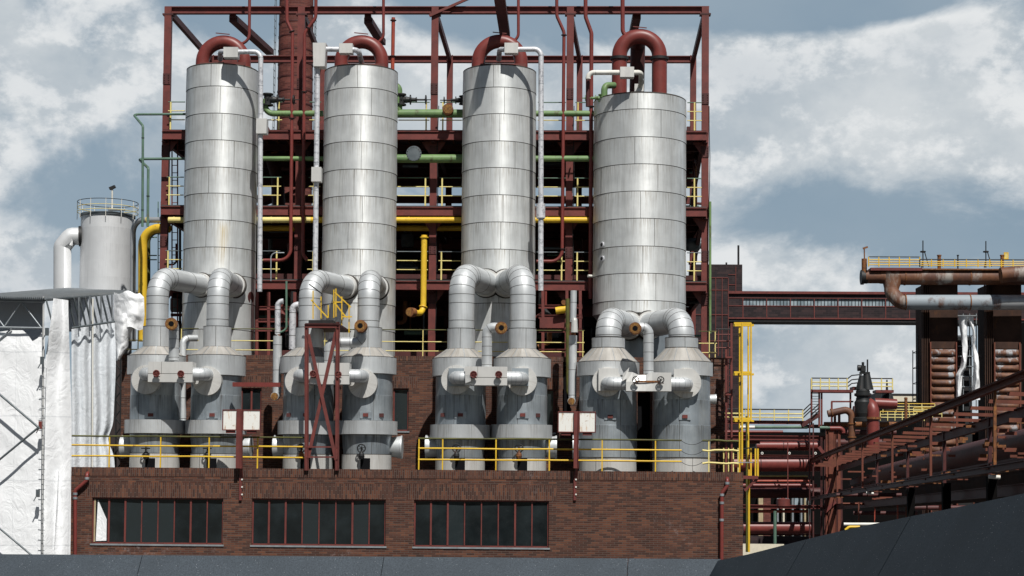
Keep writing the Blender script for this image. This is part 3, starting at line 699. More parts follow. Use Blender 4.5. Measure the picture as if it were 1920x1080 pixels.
for k, (u, side, dd, sq, lb) in enumerate([(1140, -1, (1138, 716, 27), (1122, 1159, 691, 733), 'seventh vessel from the left, with wide ribbed cone, left of the crumpled box'),
                                       (1277.5, 1, (1286, 718, 28), (1263, 1300, 692, 735), 'rightmost process vessel, with a wide ribbed cone, next to the yellow ladder')]):
    t, dp = vessel(u, Yv, rows4, 3, 'aluminium-clad '+lb, (3, 574, 1180 if k == 0 else 1217, 24.3, .55), dd, side, 838 if k == 0 else 748, square=sq); dpos.append(dp)
# ---------------------------------------------------------------- valve boxes between the vessels
BX = [(277.5, 361, 678, 716, [(293, 700), (339, 701)], 'leftmost pair, with red handwheels'), (572, 655, 680, 720, [(587, 701), (634, 702)], 'second pair, behind the crossed red braces'),
      (872, 951, 687, 722, [(888, 702), (935, 702)], 'third pair, with a bent flap'), (1174, 1259, 698, 733, [(1192, 712), (1239, 712)], 'rightmost pair, crumpled along its top')]
SP = [[(326, 678), (326, 610), (322, 607)], [(618, 680), (618, 643), (678, 643), (678, 618)], [(913, 687), (913, 613), (939, 616)], [(1216, 698), (1216, 610), (1192, 617)]]
bfY = Yv-1.75
for i, (a, c_, v0, v1, hw, lb) in enumerate(BX):
    x0, x1 = SX(a, bfY, 700), SX(c_, bfY, 700); z1, z0 = SZ(v0, bfY, a), SZ(v1, bfY, a); d = .55
    t = thing('valve_box', 'pale metal valve box bridging the vessels of the '+lb, 'valve box', ((x0+x1)/2, bfY+d/2, z0), 'valve boxes between the vessels')
    if i < 3:
        b = MB(); b.box(x0, x1, bfY, bfY+d, z0, z1); zm = z0+(z1-z0)*.42
        b.box(x0-.002, x1+.002, bfY-.004, bfY-.001, zm-.006, zm+.006, 1); xm = x0+(x1-x0)*.3; b.box(xm-.005, xm+.005, bfY-.004, bfY-.001, zm+.006, z1, 1)
    else:
        b = MB(); N = 7; zm = z0+(z1-z0)*.5
        random.seed(5); tp = [z1-(.09 if 1 < k < 4 else .0)+random.uniform(-.02, .02)*(k < 5) for k in range(N+1)]; dy = [(.13 if k in (2, 3) else .05 if k in (1, 4) else 0)+random.uniform(0, .02)*(k < 5) for k in range(N+1)]
        tp[0] = z1+.02
        for k in range(N):
            xa, xb = x0+(x1-x0)*k/N, x0+(x1-x0)*(k+1)/N
            b.quad((xa, bfY, z0), (xb, bfY, z0), (xb, bfY+dy[k+1]*.3, zm), (xa, bfY+dy[k]*.3, zm)); b.quad((xa, bfY+dy[k]*.3, zm), (xb, bfY+dy[k+1]*.3, zm), (xb, bfY+dy[k+1], tp[k+1]), (xa, bfY+dy[k], tp[k]))
            b.quad((xa, bfY+dy[k], tp[k]), (xb, bfY+dy[k+1], tp[k+1]), (xb, bfY+d, tp[k+1]), (xa, bfY+d, tp[k])); b.quad((xa, bfY+d, z0), (xb, bfY+d, z0), (xb, bfY, z0), (xa, bfY, z0))
            b.quad((xb, bfY+d, z0), (xa, bfY+d, z0), (xa, bfY+d, tp[k]), (xb, bfY+d, tp[k+1]))
        b.quad((x0, bfY+d, z0), (x0, bfY, z0), (x0, bfY, tp[0]), (x0, bfY+d, tp[0])); b.quad((x1, bfY, z0), (x1, bfY+d, z0), (x1, bfY+d, tp[N]), (x1, bfY, tp[N]))
        b.poly([(x0-.14, bfY-.03, z0+.3), (x0+.02, bfY-.04, zm+.1), (x0+.10, bfY+.02, z1+.16), (x0-.1, bfY+.1, z1-.05)]); b.box(x0+.3, x1-.35, bfY-.012, bfY-.004, zm-.02, zm+.035, 1)
    b.build('casing', ['alu_box', 'seam' if i < 3 else 'rust'], t)
    for (hu, hv) in hw:
        c = V(hu, hv, bfY-.16); h = handwheel(t, c, .10, 'Y', 'red_steel' if i != 3 else 'dark_metal', i != 3)
        MB().box(c.x-.1, c.x+.1, c.y+.05, c.y+.1, c.z-.12, c.z-.09).build('valve_bracket', 'red_dark', t)
    if i == 2: MB().poly([(x0+.0, bfY-.02, z0+.32), (x0+.18, bfY-.12, z0+.34), (x0+.2, bfY-.16, z0+.12), (x0+.02, bfY-.08, z0+.06)]).build('bent_flap', 'alu_box', t)
    # stub pipes from the box back into the drums
    for sgn, dp in ((-1, dpos[2*i]), (1, dpos[2*i+1])):
        xb = x0 if sgn < 0 else x1; zc = z0+(z1-z0)*.42; yb = bfY+.27
        xd = dp[0]+(0 if sgn < 0 else .0)
        if sgn < 0: xd = min(xd+.05, x0-.12) if i in (0, 1) else xd
        else: xd = max(xd, x1+.3)
        rr = .215; P = fillet([(xb-sgn*.05, yb, zc), (xd, yb, zc), (xd, dp[1]+.25, zc)], .24, 6)
        b = MB(); b.tube(P, rr, 24); b.rings(P, rr+.004, .012, s0=.08, ds=.115, m=1, seg=24); b.build('stub_pipe', ['alu_duct', 'galv'], t)
    q = SP[i]; ys = bfY+.3; rr = K(9.6, ys); L = [V(uu, v_, ys) for uu, v_ in q]
    if i == 0: L = [V(326, 676, ys), V(326, 607.5, ys), V(322, 608, ys-.42)]
    elif i == 1: L = [V(617, 682, ys), V(617, 642, ys), V(678, 642, ys), V(678, 616, ys), V(678, 613, ys-.3)]
    else: L = [L[0]-Vector((0, 0, .05)), L[1], L[2]+Vector((0, -.1, 0))]
    P = fillet(L, .22 if i > 1 else [.2] if i == 0 else [.22, .22, .1], 6)
    b = MB(); b.tube(P, rr, 24, mc=0); b.rings(P, rr+.003, .012, s0=.1, ds=.3, m=1, seg=24); sp = b.build('standpipe', ['alu_duct', 'seam'], t)
    d_ = (P[-1]-P[-2]).normalized(); fd = Vector((.15 if i in (0, 1, 2) else -.15, -1, 0)).normalized() if i != 1 else Vector((-.1, -1, .1)).normalized()
    e = P[-1]; b = MB(); b.tube([e-fd*.02, e+fd*.20], K(11.5, ys), 20); b.build('open_end', 'rust', sp)
    b = MB(); b.tube([e+fd*.2, e+fd*.212], K(10, ys), 20, m=0); b.tube([e+fd*.212, e+fd*.218], K(5, ys), 14, m=1); b.build('rusty_mouth', ['rust_hole', 'inner_shade'], sp)
# ================================================================ red steel frame
YC = 62.0; YB = 69.0
cols = [(315, 15), (565, 14), (815.5, 13), (1069, 12), (1322, 11)]
cx_ = [SX(u, YC, 100) for u, _ in cols]
ztop = SZ(13, YC, 815); zbt = ztop-.30
DK = [SZ(249, YC, 900), SZ(390, YC, 900), SZ(528, YC, 900)]
t = fr = thing('steel_frame', 'dark red steel frame of columns, beams and decks rising behind the column tanks', 'steel frame', (cx_[2], YC, 0))
for i, x in enumerate(cx_):
    wd = .24
    MB().ibeam((x, YC, ZU-.3), (x, YC, ztop), .23, wd, .035, up=(1, 0, 0)).box(x-.13, x+.13, YC-.14, YC-.125, ZU, ztop-.02).build('column', 'red_steel', t)
for i, x in enumerate(cx_):
    for v in (150+i*9, 285, 455+i*6, 560):
        z = SZ(v, YC, 800); b = MB(); b.box(x-.135, x+.135, YC-.165, YC-.141, z-.20, z+.20)
        for dz in (-.13, -.04, .05, .14):
            for dx in (-.08, .08): b.tube([(x+dx, YC-.163, z+dz), (x+dx, YC-.19, z+dz)], .016, 6)
        b.build('splice_plate', 'red_dark', t)
    q = [Vector((x+.155+.02*math.sin(k*1.7+i), YC-.16, SZ(200+k*47, YC, 800))) for k in range(10)]
    MB().tube(q, .014, 6).build('cable', 'black_iron', t)
bxs = [SX(388, YB), SX(600, YB), SX(839, YB), SX(1084, YB), SX(1298.5, YB)]
for x in bxs: MB().ibeam((x, YB, 0), (x, YB, SZ(104, YB)), .22, .24, .035, up=(1, 0, 0)).box(x-.12, x+.12, YB-.13, YB-.12, 3, SZ(108, YB)).build('column', 'red_steel', t)
MB().ibeam((cx_[0]-.12, YC, ztop-.13), (cx_[4]+.14, YC, ztop-.13), .22, .26, .03).build('beam', 'red_steel', t)
zb = SZ(106, YB, 840)
MB().ibeam((bxs[0]-.5, YB, zb-.12), (bxs[4], YB, zb-.12), .22, .27, .03).build('beam', 'red_steel', t)
for i, x in enumerate(cx_):
    MB().box(x-.2, x+.2, YC-.15, YC+.15, zbt-.03, zbt+.03).build('cap_plate', 'red_dark', t)
    MB().bar((x, YC+.1, ztop-.16), (bxs[i] if i != 1 else SX(596, YB), YB, zb-.15), .14, .24).build('roof_beam', 'red_dark', t)
# extra roof beams between, ends jutting
for (ua, va, ub, vb) in [(437, 35, 506, 124), (690, 38, 716, 84), (1194, 30, 1185, 75)]:
    A = V(ua, va, YC+.2); B_ = V(ub, vb, YC+5.2 if ub < 600 else YC+3.4); B_.z = A.z-.02
    b = MB(); b.bar(A, B_, .30, .22); b.box(A.x-.12, A.x+.12, A.y-.1, A.y+.06, A.z, zbt+.05); b.build('roof_beam', 'red_dark', t)
A = V(934, -60, YC-4.2); B_ = V(947, 66, YC+2.6); B_.z = A.z-.3
MB().bar(V(933, -30, 57), V(947, 66, 63.5), .38, .2).build('roof_beam', 'red_dark', t)
# decks
grs = 'red_dark'
for k, z in enumerate(DK):
    x0, x1 = cx_[0]-.02, cx_[4]+.02
    MB().box(x0, x1, YC-.5, YB, z-.04, z).build('deck', 'roofing' if k else 'red_dark', t)
    MB().ibeam((x0, YC-.52, z-.21), (x1, YC-.52, z-.21), .14, .32, .03).build('beam', 'red_steel', t)
    MB().ibeam((x0, YB-.3, z-.45), (x1, YB-.3, z-.45), .14, .42, .03).build('beam', 'red_steel', t)
    for q in range(5):
        x = cx_[q]
        MB().ibeam((x, YC-.45, z-.25), (x, YB, z-.25), .14, .38, .03).build('cross_beam', 'red_dark', t)
        for sg in (-1, 1):
            if 0 <= q+sg <= 4: MB().poly([(x+sg*.12, YC-.13, z-.35), (x+sg*.46, YC-.13, z-.36), (x+sg*.12, YC-.13, z-.85)][::sg]).poly([(x+sg*.12, YC-.11, z-.35), (x+sg*.46, YC-.11, z-.36), (x+sg*.12, YC-.11, z-.85)][::-sg]).build('gusset', 'red_steel', t)
    b = MB()
    for q in range(48): 
        x = x0+.2+q*(x1-x0-.4)/47; b.box(x-.02, x+.02, YC-.3, YB-.5, z-.13, z-.042)
    b.build('joists', 'rust' if k == 0 else 'red_dark', t); 
    for q in range(3): MB().ibeam((x0, YC+1.6+q*1.8, z-.25), (x1, YC+1.6+q*1.8, z-.25), .12, .24, .03).build('beam', 'red_dark', t)
MB().box(cx_[0], cx_[4], YB-.62, YB-.45, SZ(333, YB, 840), SZ(300, YB, 840)).build('beam', 'red_dark', t)
z = DK[0]-1.0   # low beams seen under the top deck
MB().box(cx_[0], cx_[4], YB-.1, YB+.05, z-.5, z-.2).build('beam', 'red_steel', t)
MB().box(cx_[0], cx_[4], YB-1.6, YB-1.5, z-.1, z+.15).build('beam', 'red_dark', t)
for zz in (SZ(690, YB), SZ(560, YB)): MB().box(cx_[0], cx_[4], YC+.2, YC+.3, zz, zz+.2).build('beam', 'red_dark', t)
# braces, bay by bay
for (i, j, za, zb_) in [(0, 1, DK[1]+.1, DK[0]-.5), (3, 4, DK[2]+.1, DK[1]-.5)]:
    MB().bar((cx_[i], YB-.2, za), (cx_[j], YB-.2, zb_), .12, .14).build('brace', 'red_dark', t)
MB().bar((cx_[4]-.1, YB, DK[0]-2.3), (cx_[4]-.1, YC, DK[0]-.4), .14, .2).build('brace', 'red_dark', t)
MB().bar((cx_[4]-.1, YB, DK[1]-2.4), (cx_[4]-.1, YC, DK[1]-.4), .14, .2).build('brace', 'red_dark', t)
MB().bar((cx_[4]-.1, YB, SZ(14,YC)-3.2), (cx_[4]-.1, YB, SZ(14, YC)-3.), .14, .2).build('brace', 'red_dark', t)
# dark hall behind the frame
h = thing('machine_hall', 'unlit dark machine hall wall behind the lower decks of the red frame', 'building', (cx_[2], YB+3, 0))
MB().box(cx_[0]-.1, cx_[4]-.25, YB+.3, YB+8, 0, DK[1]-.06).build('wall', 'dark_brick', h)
b = MB()
for q in range(26):
    x = cx_[0]+q*(cx_[4]-cx_[0])/26; b.box(x, x+.1, YB+.2, YB+.298, 3, DK[1]-1)
b.build('ribs', 'dark_metal', h)
# deck railings bay by bay
bays = [(cx_[0]+.15, SX(345, YC)), (SX(485, YC), cx_[1]-.6), (cx_[1]+.4, SX(600, YC)), (SX(745, YC), cx_[2]-.14), (cx_[2]+.25, SX(864, YC)), (SX(1006, YC), cx_[3]-.14), (cx_[3]+.2, SX(1112, YC)), (SX(1286, YC), cx_[4]-.15)]
where = ['at the left corner of the red frame', 'right of the leftmost tank', 'just left of the second tank', 'right of the second tank', 'just left of the third tank', 'right of the third tank', 'just left of the widest tank', 'at the right corner of the red frame']
dn = ['top deck', 'middle deck', 'lowest deck']
for k, z in enumerate(DK):
    for q, (a, c) in enumerate(bays):
        lastp = [c-.12] if q in (3, ) else [a+.1] if q in (4, 0, 6) else [c-.12] if q in (1, 5) else [(a+c)/2]
        if k == 2 and q == 0: pass
        railing('yellow railing on the %s, %s' % (dn[k], where[q]), a, c, YC-.45, z, 1.03, lastp, 'yellow_pale', 'green_thin' if k < 2 else 'galv_dark', 'railings on the decks of the red frame', r=.02, name='deck_railing', pr=.03)
# railing on the upper brick roof
for a, c, lb, ps in [(235, 268, 'at the far left end above the set-back brick wall', [259]), (338, 372, 'between the first two ducts above the brick wall', [340]), (430, 516, 'behind the second duct, right of it, above the brick wall', []), (603, 666, 'behind the cross-braced stand above the brick wall', [609]),
                     (712, 838, 'right of the fourth duct in front of dark openings', [793]), (886, 952, 'behind the third valve box above the brick wall', []), (1003, 1096, 'left of the seventh vessel above the brick wall', [1003+1.5, 1093]), (1310, 1344, 'right of the rightmost duct above the brick wall', [1330, 1341])]:
    yq = YU+.15
    railing('thin yellow railing '+lb, SX(a, yq, 640), SX(c, yq, 640), yq, ZU, .92, [SX(p, yq, 640) for p in ps], 'yellow_pale', 'olive', 'railings above the set-back brick wall', r=.018, name='roof_railing', mids=(.2, .55))
# ---------------------------------------------------------------- ladder left corner
t = thing('ladder', 'narrow red ladder running up just right of the left corner column', 'ladder', V(326, 660, YC+.5))
for u in (322.5, 333): MB().bar(V(u, 700, YC+.6), V(u, 262, YC+.6), .04, .05).build('stile', 'red_steel', t)
for k in range(30): v = 268+k*14; MB().bar(V(322.5, v, YC+.6), V(333, v, YC+.6), .025, .025).build('rung', 'red_steel', t)
# ---------------------------------------------------------------- green pipes with valves
Yg = 61.25
for v, nm in ((213, 'upper'), (297.5, 'lower')):
    for a, c, r, lb in [(488, 606, 5.6 if v < 250 else 4.5, 'between the leftmost and second tanks'), (742, 870, 8., 'between the second and third tanks'), (1000, 1116, 5.6, 'between the third tank and the widest tank')]:
        if v < 250 and a == 488: P = [V(497, 186, Yg), V(498, 213, Yg), V(c, v, Yg)]
        else: P = [V(a, v, Yg), V(c, v, Yg)]
        Q = fillet(P, .3) if len(P) > 2 else P
        b = MB(); b.tube(Q, K(r, Yg), 18); 
        tag(b.build('green_pipe', 'green'), '%s peeling green pipe running %s' % (nm, lb), 'pipe', 'horizontal green pipes in the frame')
t = thing('pipe_end', 'rusty round open pipe end on the upper green pipe left of the third tank', 'pipe end', V(841, 209, Yg-.3))
c = V(841, 209, Yg); b = MB(); b.tube([c, c+Vector((0, -.42, 0))], K(10.3, Yg), 20); b.build('collar', 'rust', t); MB().tube([c+Vector((0, -.425, 0)), c+Vector((0, -.44, 0))], K(8.5, Yg), 20).build('mouth', 'rust_hole', t)
t = thing('blind_flange', 'large grey blind disc on the lower green pipe right of the second tank', 'flange', V(778, 292, Yg-.3))
c = V(778, 292, Yg); b = MB(); b.tube([c, c+Vector((0, -.4, 0))], K(11, Yg), 22); b.build('pipe_stub', 'green', t)
b = MB(); b.tube([c+Vector((0, -.4, 0)), c+Vector((0, -.46, 0))], K(14.3, Yg), 32)
for k in range(16): an = k*math.pi/8; p = c+Vector((math.cos(an)*K(12.8, Yg), -.46, math.sin(an)*K(12.8, Yg))); b.tube([p, p+Vector((0, -.03, 0))], .018, 6)
b.build('disc', 'galv_dark', t)
def gate(label, u, v, Y, s, L=1.0, up=False, mt='black_iron'):
    c = V(u, v, Y); t = thing('gate_valve', label, 'valve', c)
    b = MB(); b.lathe([(.001, .0), (.16, .0), (.17, .04), (.11, .06), (.13, .2), (.10, .32), (.19, .34), (.19, .38), (.08, .4), (.07, .55), (.10, .57), (.10, .6), (.035, .62), (.035, .95)], c, 'X', 18)
    if s < 0:
        for q in b.v: q.x = 2*c.x-q.x
    for k in range(len(b.v)): b.v[k] = c+(b.v[k]-c)*L
    b.build('body', mt, t); h = c+Vector((s*.95*L, 0, 0)); handwheel(t, h+Vector((0, 0, 0)), .16*L, 'X', mt); MB().bar(h, h+Vector((s*.2*L, 0, 0)), .03, .03).build('stem', mt, t)
    MB().lathe([(.14*L, -.22*L), (.2*L, -.22*L), (.2*L, -.17*L), (.14*L, -.15*L), (.14*L, .15*L), (.2*L, .17*L), (.2*L, .22*L), (.14*L, .22*L)], c, 'Z', 18).build('valve_body', mt, t)
    return t
gate('black gate valve right of the leftmost tank, handwheel to the right', 502, 187, Yg, 1, 1.0)
gate('black gate valve projecting right of the second tank against the sky', 752, 187, Yg, 1, .95)
gate('black gate valve projecting left of the third tank, handwheel to the left', 868, 188, Yg, -1, .72)
gate('small black valve left of the widest tank beside a green elbow', 1128, 184, 60.2, -1, .6, mt='green')
pipe('green_pipe', 'light green stub rising above the valve right of the second tank', 'pipe', [V(748, 213, Yg), V(748, 165, Yg), V(738, 158, Yg)], K(6.5, Yg), 'green', .2, 16)
pipe('green_pipe', 'green elbow bending into the foot of the tall red arch', 'pipe', [V(1133, 185, 60.1), V(1133, 160, 60.1), V(1152, 160, 60.4)], K(6, Yg), 'green', .22, 16, flanges=[.05], fm='green')
# green thin pipes at the left
pipe('thin_green_pipe', 'upper thin green pipe kinking down outside the left corner column', 'pipe', [V(348, 214, 61.4), V(250, 214.5, 61.4), V(268, 236, 60.2), V(267, 425, 60.2)], .045, 'green_thin', .12, 8, flanges=[-3.2, -.6], group='thin green pipes left of the frame')
pipe('thin_green_pipe', 'lower thin green pipe kinking down outside the left corner column', 'pipe', [V(348, 297.5, 61.4), V(260, 298, 61.4), V(278, 315, 60.2), V(277, 425, 60.2)], .05, 'green_thin', .12, 8, flanges=[-1.1], group='thin green pipes left of the frame')
# yellow pipes
Yy = 61.35
for a, c, lb in [(316, 348, 'left of the leftmost tank'), (483, 583, 'right of the leftmost tank'), (583, 612, 'just left of the second tank'), (741, 871, 'right of the second tank'), (1000, 1116, 'right of the third tank')]:
    tag(MB().tube([V(a, 412.5, Yy), V(c, 412.5, Yy)], K(5.6, Yy), 16).rings([V(a, 412.5, Yy), V(c, 412.5, Yy)], K(6.2, Yy), .03, at=[.5 if c-a > 40 else .2], m=0, seg=16).build('yellow_pipe', 'yellow_pale' if a < 500 else 'yellow'), 'pale yellow pipe across the frame, '+lb, 'pipe', 'upper yellow pipe across the frame')
for a, c, lb in [(483, 565, 'right of the leftmost tank'), (741, 871, 'right of the second tank')]:
    tag(MB().tube([V(a, 428, Yy+1.3), V(c, 428, Yy+1.3)], K(5.6, Yy), 14).build('yellow_pipe', 'yellow'), 'shaded yellow pipe just below the pale one, '+lb, 'pipe')
t = pipe('yellow_drop_pipe', 'bright yellow vertical pipe ending in a rusty elbow left of the third column', 'pipe', [V(795.5, 441, 60.9), V(793.5, 588, 60.9), V(771, 586, 60.2)], K(5.6, 60.8), 'yellow', .32, 16, flanges=[.08, -.9], fm='yellow', fr=1.45)
e = V(771, 586, 60.2); MB().tube([e+Vector((.08, .05, 0)), e+Vector((-.04, -.16, 0))], K(9, 60), 18).build('end_collar', 'rust', t); MB().tube([e+Vector((-.04, -.162, 0)), e+Vector((-.044, -.18, 0))], K(7, 60), 18).build('mouth', 'rust_hole', t)
# red thin pipes coming down from above
Yr = 61.2
def RP(lb, pts, r, rad=.3, fl=None, Y=Yr, mt='red_pipe'):
    return pipe('red_pipe', lb, 'pipe', [V(u, v, Y + (q[0] if q else 0)) for u, v, *q in pts], K(r, Y), mt, rad, 12, flanges=fl, group='thin red pipes hanging from above', fr=1.7)
RP('thin red pipe curving from above into the arch of the leftmost tank', [(468.5, -120), (467.5, 78), (452, 82)], 2.9, .35, Y=60.6)
RP('long red pipe left of the second column, jogging right near the top beam', [(537.5, -120), (538, 40), (548.5, 62), (545, 488), (494, 488)], 3.3, .4, [-9.2, -6.0])
RP('long red pipe right of the second column, jogging left near the top beam', [(593.5, -120), (592, 34), (571, 62), (568, 478), (576, 488)], 3.3, .4, [-8.6, -6.2])
RP('thin red pipe curving from above into the arch of the second tank', [(719, -120), (719, 70), (711, 78)], 2.8, .3, Y=60.6)
RP('thin red pipe curving from above into the arch of the third tank', [(972, -120), (972, 70), (964, 76)], 2.8, .3, Y=60.6)
RP('long red pipe left of the fourth column, jogging right near the top beam', [(1043.5, -120), (1044, 30), (1057.5, 60), (1054, 490), (1006, 490)], 3.2, .4, [-9., -1.2])
RP('long red pipe at the left flank of the widest tank', [(1097.5, -120), (1098, 32), (1109, 62), (1107, 560)], 3.8, .4, [6.3])
RP('red pipe from above joining the top of the tall arch', [(1167, -120), (1167.5, 60), (1176, 70)], 4., .3, [2.1], Y=60.8)
RP('bright orange red pipe right of the arch on the second tank', [(737.5, 33), (736, 140)], 3.5, .3, [.1, 1.4], Y=60.2, mt='orange_red')
tag(MB().bar(V(805, 30, YC-.2), V(890, -8, YC-.2), .09, .09).build('brace_bar', 'red_steel'), 'slanting red bar leaving the top beam beside the third column', 'bar')
pipe('red_pipe', 'dark red vertical pipe under the rusty white pipe end', 'pipe', [V(1102, 148, 59.3), V(1102, 200, 59.3)], .07, 'red_dark', seg=10)
# curved dark duct behind
tag(MB().tube(fillet([V(470, 215, 66), V(494, 245, 66), V(520, 330, 66), V(523, 395, 66)], .8), .26, 20).build('curved_duct', 'red_dark'), 'dark curved duct behind the frame between leftmost tank and chimney', 'duct')
# ---------------------------------------------------------------- clutter in the dark between the decks
random.seed(11)
def clutter(u0, u1, v0, v1, n, grp, lb):
    for k in range(n):
        Y = random.uniform(62.6, 67.5); kind = random.random()
        if kind < .45:
            v = random.uniform(v0, v1); a = random.uniform(u0, u0+(u1-u0)*.4); c = random.uniform(a+20, u1)
            o = MB().tube([V(a, v, Y), V(c, v, Y)], random.choice([.04, .06, .09]), 10).build('service_pipe', random.choice(['red_steel', 'red_dark', 'dark_metal', 'green_thin', 'galv_dark']))
        elif kind < .8:
            u = random.uniform(u0+3, u1-3); a = random.uniform(v0, v0+(v1-v0)*.4); c = random.uniform(a+20, v1)
            o = MB().tube(fillet([V(u, a, Y), V(u, c, Y), V(u+random.choice([-14, 14]), c+1, Y)], .15), random.choice([.035, .05, .08]), 10).build('service_pipe', random.choice(['red_steel', 'red_dark', 'dark_metal', 'galv_dark', 'rust']))
        else:
            u = random.uniform(u0+10, u1-10); v = random.uniform(v0+10, v1-10)
            b = MB(); c = V(u, v, Y); b.lathe([(.001, -.3), (.22, -.3), (.25, -.2), (.25, .2), (.16, .26), (.16, .34), (.001, .34)], c, random.choice(['X', 'Z']), 18); o = b.build('service_pipe', random.choice(['dark_metal', 'red_dark', 'galv_dark']))
        tag(o, (['stout', 'slim', 'thin'][0 if kind >= .8 else 1 if kind < .45 else 2])+(' drum-shaped ' if kind >= .8 else ' level ' if kind < .45 else ' upright ')+lb.replace('service pipe', 'service vessel' if kind >= .8 else 'service pipe'), 'pipe', grp)
for k, (u0, u1, nm) in enumerate([(482, 606, 'between the first two tanks'), (742, 868, 'between the second and third tanks'), (1004, 1112, 'between the third and fourth tanks')]):
    clutter(u0, u1, 432, 522, 9, 'shaded pipework below the middle deck '+nm, 'shaded service pipe below the middle deck '+nm)
    clutter(u0, u1, 540, 662, 13, 'shaded pipework on the brick roof '+nm, 'shaded service pipe on the brick roof '+nm)
    clutter(u0, u1, 262, 330, 5, 'shaded pipework under the top deck '+nm, 'shaded service pipe under the top deck '+nm)
clutter(1286, 1312, 262, 660, 12, 'shaded pipework at the right corner', 'shaded service pipe inside the right corner of the frame'); clutter(318, 345, 420, 660, 10, 'shaded pipework at the left corner', 'shaded service pipe inside the left corner of the frame')
# red skid frames in the sunlight near the tanks
def skid(lb, u0, u1, v0, v1, Y, hv, vv):
    t = thing('pipe_rack', lb, 'pipe rack', V((u0+u1)/2, v1, Y))
    for u in vv: MB().bar(V(u, v1, Y), V(u, v0, Y), .1, .1).bar(V(u, v1, Y+1), V(u, v0, Y+1), .1, .1).build('post', 'red_steel', t)
    for v in hv: MB().ibeam(V(u0, v, Y), V(u1, v, Y), .1, .13, .02).build('beam', 'red_steel', t)
    return t
skid('red steel pipe rack between the first two tanks above the brick wall', 480, 556, 548, 668, 59.6, (578, 601, 618), (482, 504, 553))
t = skid('red steel pipe rack left of the widest tank with a solid red panel', 1010, 1092, 545, 668, 59.6, (575, 594, 620, 658), (1018, 1063, 1088))
MB().box(SX(1012, 59.5), SX(1058, 59.5), 59.45, 59.5, SZ(614, 59.5), SZ(596, 59.5)).build('panel', 'red_steel', t)
pipe('yellow_pipe', 'short yellow pipe on the rack left of the widest tank', 'pipe', [V(1042, 583, 59.3), V(1066, 579, 59.3)], .13, 'yellow', seg=14)
pipe('flanged_pipe_end', 'small pale rusty flange on the rack left of the widest tank', 'pipe end', [V(1057, 567, 59.6), V(1057, 567, 59.2)], .09, 'rust', seg=14)
for lb, pts, r, mt in [('white lagged standing pipe with a top bend, between the first two tanks', [(531, 565), (521, 565), (520.5, 627)], 5.4, 'alu_pale'),
                       ('thin green pipe with a hooked foot between the first two tanks', [(537, 527), (537, 618), (524, 624)], 2.1, 'green_thin'),
                       ('white lagged pipe half hidden behind the third vessel', [(560, 572), (549, 572), (548, 655)], 6.5, 'alu_pale'),
                       ('thin grey conduit looping below the leftmost long white pipe', [(508, 527), (508, 474), (533, 474)], 1.1, 'galv'),
                       ('green glass green tube standing right of the second tank', [(535, 520), (535, 560)], 1.6, 'green_thin')]:
    if 'glass' in lb: continue
    pipe('standing_pipe', lb, 'pipe', [V(u, v, 59.0) for u, v in pts], K(r, 59), mt, .18, 14, seams=.8 if r > 4 else None)
random.seed(23)
for k in range(9):
    u = random.choice([485+random.random()*70, 1008+random.random()*80]); v = random.uniform(545, 640); c = V(u, v, 59.9)
    tag(MB().tube(fillet([c, c+Vector((0, 0, -random.uniform(.3, .9))), c+Vector((random.choice([-.4, .4]), 0, -.95))], .12), random.choice([.04, .06, .09]), 10).build('service_pipe', random.choice(['red_pipe', 'red_steel', 'dark_metal', 'rust'])),
        'small red service pipe on the sunlit racks beside the tanks', 'pipe', 'small pipes on the racks')
# ================================================================ front: parapet railings, stands, drops
ya = YF+.16; zr0 = ZP-.02
posn_ = lambda us: [SX(u, ya, 850) for u in us]
hr = SZ(819, ya, 400)-zr0
railing('yellow parapet railing in front of the four left vessels', SX(134, ya, 850), SX(573, ya, 850), ya, zr0, hr, posn_([205, 301, 392, 483]), group='parapet railings', mids=(.36, .70), r=.028, pr=.024, sway=.008)
railing('yellow parapet railing in front of the four right vessels, ending at slack chains', SX(784, ya, 850), SX(1278, ya, 850), ya, zr0, hr, posn_([785.5, 830, 930, 1030, 1129, 1229]), group='parapet railings', mids=(.33, .68), r=.028, pr=.024, sway=.008)
t = railing('short bent yellow parapet railing between the chains and the yellow ladder', SX(1317, ya, 850), SX(1385, ya, 850), ya, zr0, hr, posn_([1329]), 'yellow_pale', group='parapet railings', mids=(.28, .68), r=.032, pr=.024, sway=.02)
for q, zz in enumerate((.31, .66, .98)):
    a, c = V(1278, 850, ya), V(1317, 850, ya); pts = [Vector((a.x+(c.x-a.x)*k/10, ya, zr0+hr*zz-.12*(1-((k-5)/5)**2))) for k in range(11)]
    tag(MB().tube(pts, .009, 6).build('chain', 'dark_metal'), ['lowest', 'middle', 'topmost'][q]+' slack chain closing the gap in the right parapet railing', 'chain')
